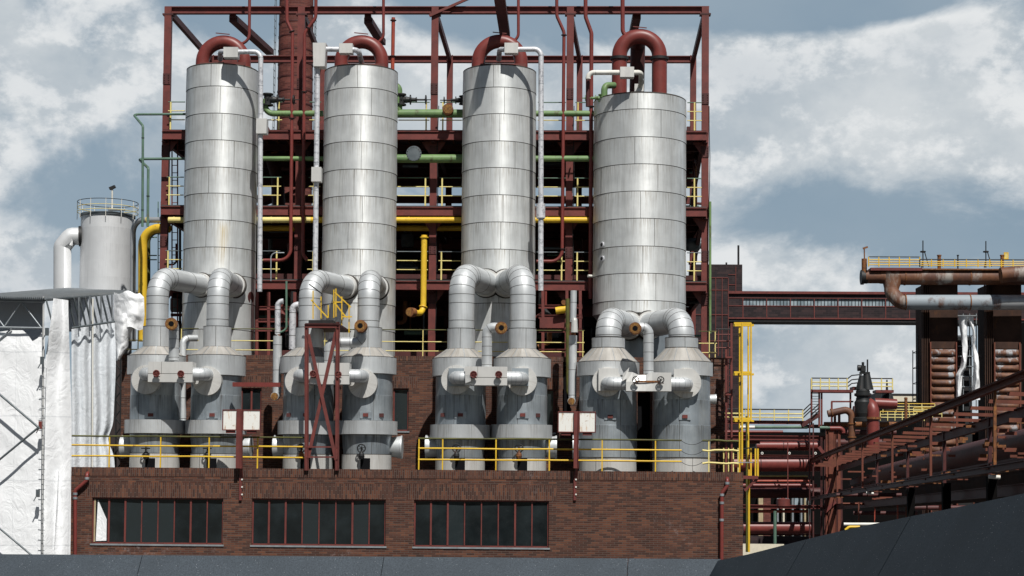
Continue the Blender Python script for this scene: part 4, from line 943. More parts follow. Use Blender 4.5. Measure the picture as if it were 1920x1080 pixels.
def stand(lb, up, v0, panels, pv, hook):
    Y = YF-.25; t = thing('panel_stand', lb, 'panel stand', V(up, 876, Y))
    MB().ibeam(V(up, 878, Y), V(up, v0, Y), .12, .14, .02, up=(1, 0, 0)).box(SX(up-3.4, Y), SX(up+3.4, Y), Y-.08, Y-.065, SZ(878, Y, up), SZ(v0, Y, up)).build('post', 'red_steel', t)
    b = MB(); b.box(SX(hook-2.6, Y), SX(hook+2.6, Y), YF-.07, YF-.02, SZ(938, YF, hook), SZ(885, YF, hook)); b.bar(V(up+1, 877, Y), V(hook, 895, YF-.05), .07, .07); b.build('wall_bracket', 'red_steel', t)
    b = MB()
    for v in (899, 913, 927): c = V(hook, v, YF-.07); b.tube([c, c+Vector((0, -.03, 0))], .028, 10)
    b.build('bolts', 'white_metal', t)
    for a, c in panels:
        x0, x1, z0, z1 = SX(a, Y, 790), SX(c, Y, 790), SZ(pv[1], Y, up), SZ(pv[0], Y, up)
        MB().box(x0+.03, x1-.03, Y+.0, Y+.10, z0+.03, z1-.03).build('panel', 'panel_white', t)
        b = MB(); b.box(x0, x1, Y-.02, Y+.12, z1-.03, z1+.0); b.box(x0, x1, Y-.02, Y+.12, z0, z0+.03); b.box(x0, x0+.025, Y-.02, Y+.12, z0+.031, z1-.031); b.box(x1-.025, x1, Y-.02, Y+.12, z0+.031, z1-.031); b.build('panel_frame', 'red_steel', t)
        MB().box((x0+x1)/2-.15, (x0+x1)/2+.15, Y+.02, Y+.1, z0-.09, z0-.002).build('clip', 'red_steel', t)
    return t
stand('red post with two rust-streaked white panels in front of the second vessel', 450.5, 767, [(417, 447.3), (455, 488.5)], (768, 807), 454)
stand('red post with two rust-edged white panels between the sixth and seventh vessels', 1080.5, 771, [(1046, 1077), (1085.5, 1117)], (771.5, 811), 1080)
tag(MB().box(SX(439, 55.7), SX(528, 55.7), 55.6, 55.75, SZ(725, 55.6, 480), SZ(717, 55.6, 480)).build('red_beam', 'red_pipe'), 'short bright red beam crossing the wall between second and third vessels', 'beam')
def drop(lb, u, va, vb, ra, vc, vd, rb, end, Y=56.9):
    t = thing('vent_pipe', lb, 'pipe', V(u, vd, Y), 'vent pipes beside the vessels')
    P1 = [V(u+1, va, Y), V(u, vb, Y)]; P2 = [V(u, vc, Y), V(u-1.5, vd, Y)]
    b = MB(); b.tube(P1, K(ra, Y), 18); b.rings(P1, K(ra, Y)+.004, .012, s0=.4, ds=.8, m=1, seg=18); b.build('upper_pipe', ['alu_duct', 'seam'], t)
    b = MB(); b.tube(P2, K(rb, Y), 20); b.rings(P2, K(rb, Y)+.004, .012, s0=.3, ds=.85, m=1, seg=20); b.build('lower_pipe', ['alu_duct', 'seam'], t)
    MB().tube([V(u, vb-2, Y), V(u, vc+2, Y)], K(rb*.6, Y), 14).build('bare_joint', 'rust', t)
    e = V(u-1.5, vd, Y); b = MB(); b.tube(fillet([e+Vector((0, 0, .05)), e+Vector((0, 0, -.12)), e+Vector((-.03, -.26, -.14))], .12), K(rb*.95, Y), 20); el = b.build('end_elbow', 'alu_duct', t)
    e2 = e+Vector((-.03, -.262, -.14)); MB().tube([e2, e2+Vector((0, -.015, 0))], K(rb*.85, Y), 20).build('mouth', end, el)
    return t
drop('vent pipe right of the second vessel, ending in a brown open elbow', 520.5, 628, 629, 7, 630, 736, 8.2, 'rust_hole')
t = drop('vent pipe left of the seventh vessel, with a torn rusty joint and loose flap', 1074.5, 545, 604, 6, 629, 745, 7.6, 'rust_hole')
c = V(1077, 612, 56.6); MB().lathe([(.08, .28), (.10, .2), (.12, -.2)], c, 'Z', 14).build('torn_cladding', 'alu_box', t)
o = pipe('shade_toned_pipe', 'yellow pipe coloured olive for shade standing in the wall slot behind the right vent pipe', 'pipe', [V(1064, 560, 58.35), V(1065, 735, 58.35), V(1074, 748, 58.3)], .07, 'olive', .2, 12)  # yellow pipe given an olive colour for the shade in the slot
# cross-braced stand
Yx = YF-.1; t = thing('braced_stand', 'red cross-braced steel stand with a railed platform in front of the second vessel pair', 'stand', V(604, 878, Yx))
for u0, u1 in ((575, 575), (633.5, 632)):
    MB().ibeam(V(u0, 612, Yx), V(u1, 882, Yx), .12, .12, .02, up=(1, 0, 0)).build('leg', 'red_steel', t); MB().bar(V(u0, 604, Yx+2.6), V(u0, 700, Yx+2.6), .1, .1).build('leg', 'red_steel', t)
MB().bar(V(578, 627, Yx-.02), V(630, 862, Yx-.02), .03, .11, up=(0, 0, 1)).build('brace', 'red_steel', t); MB().bar(V(630, 622, Yx+.05), V(577, 862, Yx+.05), .03, .11).build('brace', 'red_steel', t)
for v in (838, 857): MB().bar(V(575, v, Yx), V(633, v, Yx), .05, .05).build('cross_bar', 'red_steel', t)
MB().ibeam(V(571, 611, Yx), V(637, 611, Yx), .1, .13, .02).build('beam', 'red_steel', t)
pz = V(604, 609, Yx).z; xa, xb = SX(573, Yx), SX(636, Yx)
MB().box(xa, xb, Yx-.05, Yx+3.0, pz, pz+.05).build('deck', 'red_dark', t)
MB().box(xa+.05, SX(622, Yx), Yx+.3, Yx+1.2, pz+.06, pz+.18).build('step', 'dark_metal', t)
tr = thing('platform_railing', 'yellow railing with slanting bars on top of the cross-braced stand', 'railing', V(600, 606, Yx+.2))
for u, va, vb, y in [(587, 545, 598, .3), (602, 556, 598, .5), (615.5, 572, 596, .6), (626, 543, 596, 1.2), (630, 541, 594, 1.2), (641, 556, 612, 2.), (654.5, 572, 624, 2.2)]:
    MB().bar(V(u, va, Yx+y), V(u, vb, Yx+y), .035, .035).build('post', 'yellow', tr)
for a, b_, c, d, y in [(583, 562, 615, 596, .3), (628, 548, 658, 576, 2.2), (626, 566, 650, 596, 1.8), (624, 566.5, 642, 566.5, 1.2), (640, 594, 660, 594, 2.1)]:
    MB().bar(V(a, b_, Yx+y), V(c, d, Yx+y), .035, .04).build('bar', 'yellow', tr)
MB().bar(V(580, 533, Yx+.3), V(604, 551, Yx+.3), .035, .04).build('bar', 'dark_metal', tr)
# rain pipes on the front wall
for lb, pts, cl in [('dark red rain pipe at the left end of the front brick wall', [(163, 888), (163, 901), (141, 920), (141, 1055)], [(163, 897), (141, 926), (141, 934)]), ('dark red rain pipe at the right end of the front brick wall', [(1364, 898), (1363, 912), (1353.5, 925), (1353, 1055)], [(1363.5, 906), (1353.5, 928), (1353.3, 943), (1353, 975)])]:
    y = YF-.12; pts = [V(u, v, y) for u, v in pts]; t = thing('rain_pipe', lb, 'rain pipe', pts[-1], 'rain pipes on the front wall')
    P = fillet([V(0, 0, y)*0+pts[0]+Vector((0, .2, .02))]+pts, .12, 5); MB().tube(P, .062, 14).build('pipe', 'red_pipe', t)
    for (u, v) in cl: c = V(u, v, y); MB().lathe([(.068, .04), (.074, .035), (.074, -.035), (.068, -.04)], c, seg=14).build('clamp', 'galv', t)
# small pipe behind first pair
t = pipe('standing_pipe', 'slim grey pipe with a top bend between the first two vessels', 'pipe', [V(369, 634, 57.4), V(343, 634, 57.1), V(343, 790, 57.0)], K(6.3, 57), 'alu_duct', .22, 16, seams=.7)
# ================================================================ left: scaffold roof with white sheeting
from mathutils import noise as NZ
def cloth(name, label, fu, fv, fY, nx, ny, amp, freq, mt, seed, fold=(0, 0), group=None):
    """sheet laid out between edges; fu(s,t), fv(s,t), fY(s,t); folds push it in and out"""
    b = MB(); g = []
    for j in range(ny+1):
        for i in range(nx+1):
            s_, t_ = i/nx, j/ny; p = V(fu(s_, t_), fv(s_, t_), fY(s_, t_))
            q = Vector((p.x*freq[0]+seed, seed*3.1+p.y*freq[0], p.z*freq[1]))
            n = .9*NZ.noise(q)+.30*NZ.noise(q*2.3+Vector((0, 0, p.x*.6)))+.22*abs(NZ.noise(q*3.1+Vector((2, 5, 1))))
            e = min(1, 6*min(s_, 1-s_)+.25)
            dsp = amp*n*e + fold[1]*math.sin(fold[0]*s_*6.283+1.5*NZ.noise(Vector((t_*2.2, seed, 0))))
            p.y -= dsp; p.x += dsp*.35*(1 if seed % 2 else -1); b.v.append(p)
    for j in range(ny):
        for i in range(nx):
            a = j*(nx+1)+i; b.face([a+nx+1, a+nx+2, a+1, a], m=0, sm=True)
    o = b.build(name, mt); return tag(o, label, 'tarpaulin', group)
L = lambda a, c, t_: a+(c-a)*t_
def top_main(s_): 
    u = L(-30, 83, s_); pts = [(-30, 625), (0, 622), (20, 619), (42, 619), (52, 628), (60, 640), (70, 634), (83, 616)]
    for (a, va), (c, vc) in zip(pts, pts[1:]):
        if u <= c: return L(va, vc, (u-a)/(c-a))
    return 616
grp = 'white sheeting on the scaffold'
cloth('tarpaulin', 'bright white sheet facing the viewer at the far left edge', lambda s_, t_: L(-30, 84, s_), lambda s_, t_: L(top_main(s_), 1120, t_), lambda s_, t_: 53.75, 60, 110, .075, (.6, .5), 'tarp', 3, group=grp)
cloth('tarpaulin', 'white gathered sheet wrapped round the scaffold corner, flaring at its foot', lambda s_, t_: L(L(100, 81, min(1, t_*4)), L(128, 134, min(1, t_*3)) if t_ < .5 else L(134, 132, (t_-.5)*2), s_), lambda s_, t_: L(559+4*s_, 1110, t_),
      lambda s_, t_: L(53.7, 54.3, s_)-.25*math.exp(-((t_-.08)/.1)**2), 40, 120, .13, (1.1, .6), 'tarp', 8, (1.5, .07), grp)
cloth('tarpaulin', 'sheet greyed for shade with long upright folds, left half of the receding scaffold side', lambda s_, t_: L(134, 174, s_), lambda s_, t_: L(L(616, 611, s_), 905, t_), lambda s_, t_: L(56.6, 57.2, s_), 36, 70, .05, (2.2, .35), 'tarp_half_shade', 5, (2, .06), grp)
cloth('tarpaulin', 'sheet greyed for shade, pinched near its lower right, right half of the receding scaffold side', lambda s_, t_: L(174, 215+2*math.sin(t_*7), s_)-(10*s_*math.exp(-((t_-.73)/.07)**2)), lambda s_, t_: L(L(611, 604, s_), 905, t_), lambda s_, t_: L(57.2, 57.9, s_), 36, 70, .05, (2.2, .4), 'tarp_half_shade', 13, (2, .07), grp)
cloth('tarpaulin', 'lower flared skirt of white sheet beside the left end of the front brick wall', lambda s_, t_: L(L(110, 96, t_), L(112, 133, t_), s_), lambda s_, t_: L(880, 1110, t_), lambda s_, t_: L(53.9, 54.6, s_), 20, 30, .05, (1.5, .5), 'tarp', 21, group=grp)
def lump(name_, lb, us, seed):
    # us: list of (v, uL, uR)
    def uu(s_, t_):
        v = L(us[0][0], us[-1][0], t_)
        for (a, l0, r0), (c, l1, r1) in zip(us, us[1:]):
            if v <= c+1e-6: k = (v-a)/(c-a); return L(L(l0, l1, k), L(r0, r1, k), s_)
        return us[-1][1]
    cloth('tarpaulin', lb, uu, lambda s_, t_: L(us[0][0], us[-1][0], t_)+3*math.sin(s_*9), lambda s_, t_: 58.1-.35*math.sin(s_*math.pi), 30, 44, .20, (1.1, 1.3), 'tarp', seed, group=grp)
lump('', 'bunched white sheet billowing above the left end of the set-back brick wall', [(548, 214, 262), (556, 213, 270), (590, 214, 271), (616, 215, 268)], 31)
lump('', 'crumpled white sheet tail hanging in front of the left brick corner', [(590, 214, 251), (612, 214, 250), (630, 214, 243), (650, 215, 240), (662, 216, 232), (674, 218, 224)], 37)
cloth('tarpaulin', 'sheet greyed for shade behind the lattice under the scaffold roof', lambda s_, t_: L(-40, 82, s_), lambda s_, t_: L(557, 650, t_), lambda s_, t_: 54.9, 30, 20, .06, (.8, .8), 'tarp_shade', 41, group=grp)
cloth('tarpaulin', 'sheet greyed for shade behind the slanting struts of the receding side', lambda s_, t_: L(128, 214, s_), lambda s_, t_: L(L(562, 552, s_), 622, t_), lambda s_, t_: L(57.6, 59.0, s_), 40, 20, .07, (1.6, .8), 'tarp_shade', 43, group=grp)
t = sc = thing('scaffold', 'tubular scaffold with a corrugated roof carrying the white sheeting at the left', 'scaffold', V(60, 900, 54))
# corrugated roof
b = MB(); N = 150; A0 = V(-60, 556.5, 53.4); A1 = V(84, 559.5, 53.4); D0 = V(-60, 540.5, 65.5); D1 = V(267, 546.5, 65.8)
D0.x = A0.x-.4
rows = []
for k in range(N+1):
    s_ = k/N; a = A0.lerp(A1, s_); d = D0.lerp(D1, s_); zz = .045*math.cos(k*math.pi*.5)
    rows.append((a+Vector((0, 0, zz)), d+Vector((0, 0, zz))))
for k in range(N): b.quad(rows[k][0], rows[k+1][0], rows[k+1][1], rows[k][1])
for k in range(N): b.quad(*[p+Vector((0, 0, -.012)) for p in (rows[k][1], rows[k+1][1], rows[k+1][0], rows[k][0])])
b.build('corrugated_roof', 'galv', t)
def tb(p, q, r=.03, mt='galv', nm='tube'): return MB().tube([p, q], r, 8).build(nm, mt, t)
tb(V(-30, 563, 53.6), V(84, 566, 53.6)); tb(V(-30, 613, 53.6), V(82, 615, 53.6)); tb(V(83, 562, 53.5), V(266, 549.5, 65.4), .05, 'galv_dark')
tb(V(134, 615, 56.2), V(215, 603, 57.6), .035, 'galv_dark')
for a, va, c, vc in [(-26, 567, 8, 613), (8, 613, 39, 567), (41, 567, 77, 614), (-5, 640, 22, 616)]: tb(V(a, va, 53.7), V(c, vc, 53.7), .025)
tb(V(81.5, 556, 53.55), V(79, 1100, 53.35), .03, 'rope', 'corner_pole'); tb(V(86, 560, 53.6), V(97, 602, 53.6), .028, 'galv_dark'); 
for k in range(8):
    s0 = k/7.5; u0 = L(128, 206, s0); Y0 = L(56.3, 57.4, s0)
    tb(V(u0, L(560, 553, s0), Y0), V(u0+12, L(611, 604, s0), Y0+.35), .035, 'galv_dark', 'strut')
    if k % 2: tb(V(u0+9, L(559, 552, s0), Y0), V(u0+10, L(613, 604, s0), Y0+.2), .028, 'galv', 'strut')
tb(V(-40, 706, 53.2), V(74, 803, 53.2), .035, 'galv_dark', 'diagonal_tube'); tb(V(74, 800, 53.2), V(-40, 894, 53.2), .035, 'galv_dark', 'diagonal_tube'); tb(V(-40, 958, 53.2), V(64, 1045, 53.2), .03, 'galv_dark', 'diagonal_tube')
for u, v in [(88, 622), (79, 676), (76, 797), (71, 925)]:
    c = V(u, v, 53.3); MB().box(c.x-.05, c.x+.05, c.y-.05, c.y+.05, c.z-.12, c.z+.12).bar(c, c+Vector((-.12, -.03, -.25)), .03, .03).build('clamp', 'galv_dark' if v != 797 else 'red_pipe', t)
b = MB(); 
for k in range(22): c = V(79.5-.004*k*20, 690+k*19, 53.28); b.box(c.x-.09, c.x+.09, c.y-.0, c.y+.012, c.z-.008, c.z+.008)
b.box(c.x-.004, c.x+.004, c.y, c.y+.012, 0, V(79.5, 690, 53.28).z)
b.build('lacing', 'galv_dark', t)
tag(MB().tube([V(174, 560, 56.9), V(173, 890, 56.9)], .03, 8).build('scaffold_pole', 'white_metal'), 'pale upright scaffold pole between the two folded grey sheets', 'scaffold pole')
t = thing('scaffold', 'dark shaded scaffold bay in the slot between sheeting and set-back brick wall', 'scaffold', V(221, 880, 61))
for u in (217, 226): MB().tube([V(u, 890, 61.5), V(u, 660, 61.5)], .03, 8).build('tube', 'dark_metal', t)
for k in range(6): v = 680+k*34; MB().tube([V(216, v, 61.5), V(228, v+17, 61.5)], .025, 8).tube([V(216, v+34, 61.5), V(228, v+17, 61.5)], .025, 8).build('brace', 'dark_metal', t)
o = MB().box(SX(196, 64), SX(240, 64), 63.9, 70, 0, SZ(676, 64, 220)).build('slot_backing', 'dark_brick'); tag(o, 'added dark backing block behind the slot left of the set-back brick wall', 'building')  # added dark block fills the black gap in place of shade
# ---------------------------------------------------------------- silo
Ys = 66.; c = V(200, 500, Ys); r = K(49.5, Ys); z0 = 2.; zt = SZ(404, Ys, 200)
t = thing('silo', 'pale grey cylindrical tank with a ring railing on top behind the scaffold roof', 'silo', (c.x, Ys, 0))
b = MB(); zs = [zt, SZ(431, Ys, 200), SZ(462, Ys, 200), SZ(492, Ys, 200), SZ(523, Ys, 200), 0]
pf = [(r, zs[0])]
b.lathe([(r, q) for q in zs], (c.x, Ys, 0), seg=64, mats=[0]*5, split=1); b.build('shell', 'silo_metal', t)
MB().lathe([(.001, zt+.12), (r+.02, zt+.02), (r+.05, zt), (r+.05, zt-.08), (r, zt-.1)], (c.x, Ys, 0), seg=64).build('top_rim', 'galv_dark', t)
rt = thing('ring_railing', 'thin ring-shaped railing on top of the pale grey cylindrical tank', 'railing', (c.x, Ys, zt))
rr = r*1.14
for q, mt in ((.50, 'dark_metal'), (.28, 'yellow_pale'), (.10, 'yellow_pale')): MB().torus((c.x, Ys, zt+q), rr, .014, 'Z', 56, 6).build('ring_rail', mt, rt)
for k in range(12): an = k*math.pi/6+.2; MB().bar((c.x+rr*math.cos(an), Ys+rr*math.sin(an), zt-.2), (c.x+rr*math.cos(an), Ys+rr*math.sin(an), zt+.52), .02, .02).build('post', 'white_metal', rt)
lp = thing('lamp_post', 'short white lamp post with a black head on the cylindrical tank', 'lamp', V(210, 404, Ys))
MB().tube([V(210, 404, Ys), V(210.5, 354, Ys)], .035, 8).build('pole', 'white_metal', lp); MB().bar(V(205.5, 354, Ys), V(216, 349.5, Ys), .16, .1).build('lamp_head', 'black_iron', lp)
tag(MB().box(SX(200, Ys), SX(231, Ys), Ys-.2, Ys, SZ(396, Ys, 210), SZ(393, Ys, 210)).tube([V(205, 396, Ys-.1), V(205, 404, Ys-.1)], .02, 6).tube([V(226, 396, Ys-.1), V(226, 404, Ys-.1)], .02, 6).build('walk_plank', 'galv'), 'small grey plank on legs on top of the cylindrical tank', 'plank')
t = pipe('silo_duct', 'fat pale duct with a mitred bend entering the left side of the cylindrical tank', 'duct', [V(117, 620, 65.6), V(117, 462, 65.6), V(133, 443, 65.6), V(153, 443, 65.7)], K(16.5, 65.6), 'silo_metal', .12, 28, flanges=[-.05], fr=1.18, n=2)
pipe('grey_duct', 'slim grey pipe rising right of the cylindrical tank and bending to the frame', 'pipe', [V(249.5, 640, 63), V(249.5, 412.5, 63), V(322, 412.5, 62)], K(5.4, 63), 'pipe_worn', .45, 16, flanges=[-.25, -1.2], fr=1.25, fm='yellow_pale')
pipe('yellow_duct', 'fat bright yellow pipe bending down left of the frame', 'pipe', [V(267.5, 640, 62.4), V(267.5, 428, 62.4), V(318, 428, 62.2)], K(8.6, 62.4), 'yellow', .62, 24)
pipe('yellow_duct', 'yellow pipe coloured olive for shade, close behind the fat bright yellow one', 'pipe', [V(277, 640, 63.6), V(277, 434, 63.6), V(300, 434, 63.6)], K(5, 63.6), 'olive', .4, 18)  # olive colour stands in for shade on a yellow pipe
t = thing('cage_ladder', 'thin green ladder standing on the far side of the left corner column', 'ladder', V(298, 560, 62.8))
for u in (296.5, 302): MB().bar(V(u, 640, 62.6), V(u, 378, 62.6), .03, .03).build('stile', 'green_thin', t)
for k in range(15): MB().bar(V(296.5, 440+k*13, 62.6), V(302, 440+k*13, 62.6), .02, .02).build('rung', 'green_thin', t)
for k, v in enumerate((445, 479, 487)): tag(MB().bar(V(276, v, 63), V(294, v, 63), .04, .04).build('cross_bar', 'green_thin'), ['upper', 'middle', 'lower'][k]+' thin green cross bar between yellow pipe and left corner column', 'bar')
# ================================================================ chimney
Yk = 105.; t = thing('chimney', 'tall round brick chimney with iron hoops behind the second column', 'chimney', (SX(553, Yk, 200), Yk, 0))
cx0 = SX(553, Yk, 200); b = MB(); rp = lambda z: K(33., Yk)-z*.006+.19
zz = [0, 8, 16, 24, 32, 40]; b.lathe([(rp(z), z) for z in zz][::-1], (cx0, Yk, 0), seg=56, mats=[0]*5); b.build('shaft', 'brick_chimney', t)
b = MB()
for k in range(30): z = 12.+k*.86; b.lathe([(rp(z)+.025, .04), (rp(z)+.025, -.04)], (cx0, Yk, z), seg=40)
b.build('hoops', 'red_dark', t)
for sg in (-1, 1):
    b = MB(); x = cx0+sg*(rp(20)+.18)
    for dy in (-.25, .25): b.bar((x, Yk-.3+dy, 8), (x-sg*.1, Yk-.3+dy, 40), .035, .035)
    for k in range(70): z = 8+k*.45; b.bar((x-sg*.05, Yk-.55, z), (x-sg*.05, Yk-.05, z), .03, .03)
    b.build('climbing_irons', 'galv_dark', t)
# ================================================================ right: tower, gallery bridge
Yt = 200.; 
t = thing('brick_tower', 'square dark brick tower at the left end of the long gallery bridge', 'tower', (SX(1355, Yt), Yt+3, 0))
MB().box(SX(1300, Yt), SX(1392.5, Yt, 520), Yt+.4, Yt+8, 0, SZ(495, Yt, 1360)).build('wall', 'brick_far', t)
x0, x1 = SX(1300, Yt-.6), SX(1365, Yt-.6); MB().box(x0, x1, Yt-.6, Yt-.02, 0, SZ(522, Yt, 1350)).build('wall', 'brick_far', t)
b = MB()
for v in (522, 545, 591, 640, 690, 740, 790, 840): b.box(x0, x1, Yt-.66, Yt-.61, SZ(v+.7, Yt, 1350), SZ(v-.7, Yt, 1350))
for u in (1341, 1353, 1364.5): b.box(SX(u-.6, Yt), SX(u+.6, Yt), Yt-.68, Yt-.61, 0, SZ(523, Yt, 1350))
for v in (514, 533): b.box(SX(1366, Yt), SX(1380, Yt), Yt+.34, Yt+.39, SZ(v+.6, Yt, 1350), SZ(v-.6, Yt, 1350))
b.box(SX(1379.5, Yt), SX(1380.7, Yt), Yt+.33, Yt+.39, SZ(545, Yt), SZ(497, Yt)); b.build('steel_bands', 'red_steel', t)
MB().tube([V(1384.5, 496, Yt+1), V(1384.5, 460, Yt+1)], .12, 6).build('antenna', 'dark_metal', t); MB().box(SX(1362, Yt), SX(1365, Yt), Yt+1, Yt+1.3, SZ(496, Yt, 1360), SZ(490, Yt, 1360)).build('flue', 'dark_metal', t)
t = thing('gallery_bridge', 'long enclosed gallery bridge of dark brick panels with a band of windows', 'bridge', (SX(1600, Yt), Yt+1, SZ(603, Yt, 1600)))
xa, xb = SX(1365.5, Yt), SX(2050, Yt); zz = lambda v: SZ(v, Yt, 1600)-.06
z_top, z_w1, z_w0, z_b, z_u = zz(551), zz(559), zz(573), zz(597), zz(603)
MB().box(xa, xb, Yt, Yt+4, z_w1, z_top).box(xa, xb, Yt, Yt+4, z_b, z_w0).box(xa, SX(1393, Yt), Yt, Yt+4, z_w0, z_w1).build('wall', 'brick_far', t)
MB().box(xa-.1, xb, Yt-.25, Yt+4.2, z_top+.001, z_top+.3).build('roof', 'red_steel', t); MB().box(xa, xb, Yt+.02, Yt+3.9, z_u, z_b-.001).build('floor_girder', 'dark_metal', t)
MB().box(SX(1393, Yt), xb, Yt+.15, Yt+.2, z_w0, z_w1).build('window', 'gallery_glass', t)
b = MB()
for k in range(17): 
    u = 1393+k*44.6; b.box(SX(u-.8, Yt), SX(u+.8, Yt), Yt-.06, Yt-.003, z_b, z_w1)
b.box(xa, xb, Yt-.05, Yt-.002, z_w0-.07, z_w0+.02); b.box(xa, xb, Yt-.05, Yt-.002, z_w1-.02, z_w1+.06); b.box(xa, xb, Yt-.1, Yt-.002, z_b-.06, z_b+.1); b.build('steel_bands', 'red_steel', t)
b = MB()
for k in range(110): 
    u = 1393+k*6.4; b.box(SX(u-.35, Yt), SX(u+.35, Yt), Yt+.05, Yt+.14, z_w0, z_w1)
b.build('mullions', 'dark_metal', t)
# ---------------------------------------------------------------- big rusty pipes on two shafts
Yp = 150.
def shaft(lb, u0, u1, uf, seed):
    t = thing('duct_shaft', lb, 'shaft', V((u0+u1)/2, 1000, Yp+2), 'rusty louvred shafts'); zt = SZ(532, Yp, 1760)
    MB().box(SX(u0, Yp+1.2), SX(u1, Yp+1.2), Yp+.6, Yp+4, 0, zt).build('core', 'rust_dark', t)
    b = MB()
    for k in range(5): u = u0+.5+k*(uf-u0)/5; b.box(SX(u, Yp), SX(u+1.4, Yp), Yp+.3, Yp+.59, 0, zt)
    b.build('ribs', 'rust_dark', t)
    z1 = SZ(654, Yp, 1760); xa, xb = SX(uf, Yp), SX(u1-1, Yp)
    MB().box(xa, xb, Yp+.2, Yp+.59, z1+.05, SZ(640, Yp, 1760)).build('head_panel', 'rust_dark', t)
    step = K(13.9, Yp)
    for k in range(14):
        a = z1-k*step-.03; c = a-step+.05
        if c < 0.5: break
        b = MB(); M_ = 7; h_ = a-c; x_ = [xa+.03, xa+.30, xb-.30, xb-.03]
        for r_ in range(M_+1):
            q = r_/M_; bul = math.sin(math.pi*q**.72)**.8 if 0 < q < 1 else 0
            for e_, xx in enumerate(x_): b.v.append(Vector((xx, Yp+.14-bul*(.34 if e_ in (1, 2) else .05), c+h_*q)))
        for r_ in range(M_):
            for e_ in range(3): k_ = r_*4+e_; b.face([k_, k_+1, k_+5, k_+4], sm=True)
        b.quad((xa, Yp+.2, c-.03), (xb, Yp+.2, c-.03), (xb, Yp+.2, a+.02), (xa, Yp+.2, a+.02))
        b.build('louvre_panel', 'rusty_louvre', t)
    b = MB(); b.box(xa-.1, xa, Yp+.0, Yp+.5, 0, z1+.6); b.box(xb, xb+.1, Yp, Yp+.5, 0, z1+.6); b.build('edge_angle', 'rusty_red', t)
shaft('left shaft under the rusty pipes with streaked louvre panels, beside torn white sheeting', 1729, 1793, 1746, 1)
shaft('right shaft under the rusty pipes near the right edge, its panels in shade', 1847.5, 1912, 1866, 2)
t = thing('rusty_main_pipe', 'fat rust-brown pipe with a flanged blind end high on the two shafts', 'pipe', V(1760, 533, Yp))
P = [V(u, 519, Yp) for u in (1626, 1696)]; b = MB(); b.tube([V(1622, 519, Yp), V(1650, 519, Yp)], K(12.5, Yp), 28); b.tube([V(1650, 519, Yp), V(1696, 520, Yp)], [K(13, Yp), K(14.5, Yp)], 28); b.build('end_section', 'rusty_pipe', t)
MB().tube([V(1696, 520, Yp), V(1818, 520, Yp), V(2020, 520, Yp)], K(14.5, Yp), 32).build('pipe', 'rusty_pipe', t)
for u in (1696, 1818): MB().tube([V(u-1, 520, Yp), V(u+1, 520, Yp)], K(15.3, Yp), 32).build('flange', 'rust', t)
MB().tube([V(1614, 520, Yp), V(1619, 520, Yp)], K(14, Yp), 28).tube([V(1619.3, 520, Yp), V(1626, 520, Yp)], K(12, Yp), 24).build('blind_end', 'dark_metal', t)
MB().tube([V(1876, 516, Yp-2.5), V(1898, 514, Yp-2.5), V(2020, 512, Yp-2.5)], K(14, Yp), 28).build('pipe', 'rusty_pipe', t)
b = MB(); b.lathe([(K(5, Yp), .7), (K(5, Yp), -1.2)], V(1620.5, 500, Yp-.2), seg=16); b.tube([V(1621, 494, Yp), V(1620.5, 466, Yp)], K(1.2, Yp), 8); b.bar(V(1618, 466, Yp), V(1627, 463, Yp), .15, .15)
v_ = b.build('slide_valve', 'rust', t)
t2 = thing('rusty_lower_pipe', 'grey and rust pipe curving down from the main pipe and running beneath it', 'pipe', V(1760, 580, Yp))
P = fillet([V(1672, 527, Yp-.3), V(1668, 566, Yp-.5), V(1700, 566, Yp-.7)], [1.5], 9)
P = fillet([V(1673, 520, Yp), V(1671, 548, Yp-.3), V(1688, 567, Yp-.8), V(1702, 567, Yp-1)], [.9, .9], 5)
MB().tube(P, [K(20, Yp)]+[K(13.6, Yp)]*(len(P)-1), 28).build('bend', 'rusty_pipe', t2); MB().tube([V(1696, 567, Yp-1), V(1874, 567, Yp-1)], K(14, Yp), 32).build('pipe', 'rusty_grey', t2)
MB().tube([V(1874, 567, Yp-1), V(2020, 567, Yp-1)], K(14, Yp), 32).build('pipe', 'pipe_worn', t2)
for u in (1697, 1818): MB().tube([V(u-1, 567, Yp-1), V(u+1, 567, Yp-1)], K(15, Yp), 32).build('flange', 'rust', t2)
zr = SZ(505, Yp, 1760)
t = thing('pipe_walkway', 'red walkway plate along the top of the fat rusty pipe', 'walkway', V(1760, 506, Yp)); MB().box(SX(1630, Yp), SX(1726, Yp), Yp-.8, Yp+.8, SZ(505.5, Yp), SZ(500.5, Yp)).build('deck', 'red_steel', t); MB().box(SX(1726.5, Yp), SX(2020, Yp), Yp-.8, Yp+.8, SZ(504, Yp), SZ(501.5, Yp)).build('deck', 'rust', t)
for lb, u0, u1, y, hh, n in [('raised yellow railing over the left part of the fat rusty pipe', 1629, 1725, Yp-.8, 18.5, 5), ('yellow railing along the right part of the rusty pipe, near side', 1725, 2010, Yp-.8, 14, 13), ('yellow railing along the left part of the rusty pipe, far side', 1629, 1725, Yp+.8, 18.5, 5), ('yellow railing along the right part of the rusty pipe, far side', 1725, 2010, Yp+.8, 14, 13)]:
    xa, xb = SX(u0, y), SX(u1, y); z = SZ(500.5, y, 1760); railing(lb, xa, xb, y, z, K(hh, y), [xa+(xb-xa)*k/n for k in range(n+1)], 'yellow', 'dark_metal', 'railings on the rusty pipe', r=.045, pr=.05, mids=(.2, .45, .7))
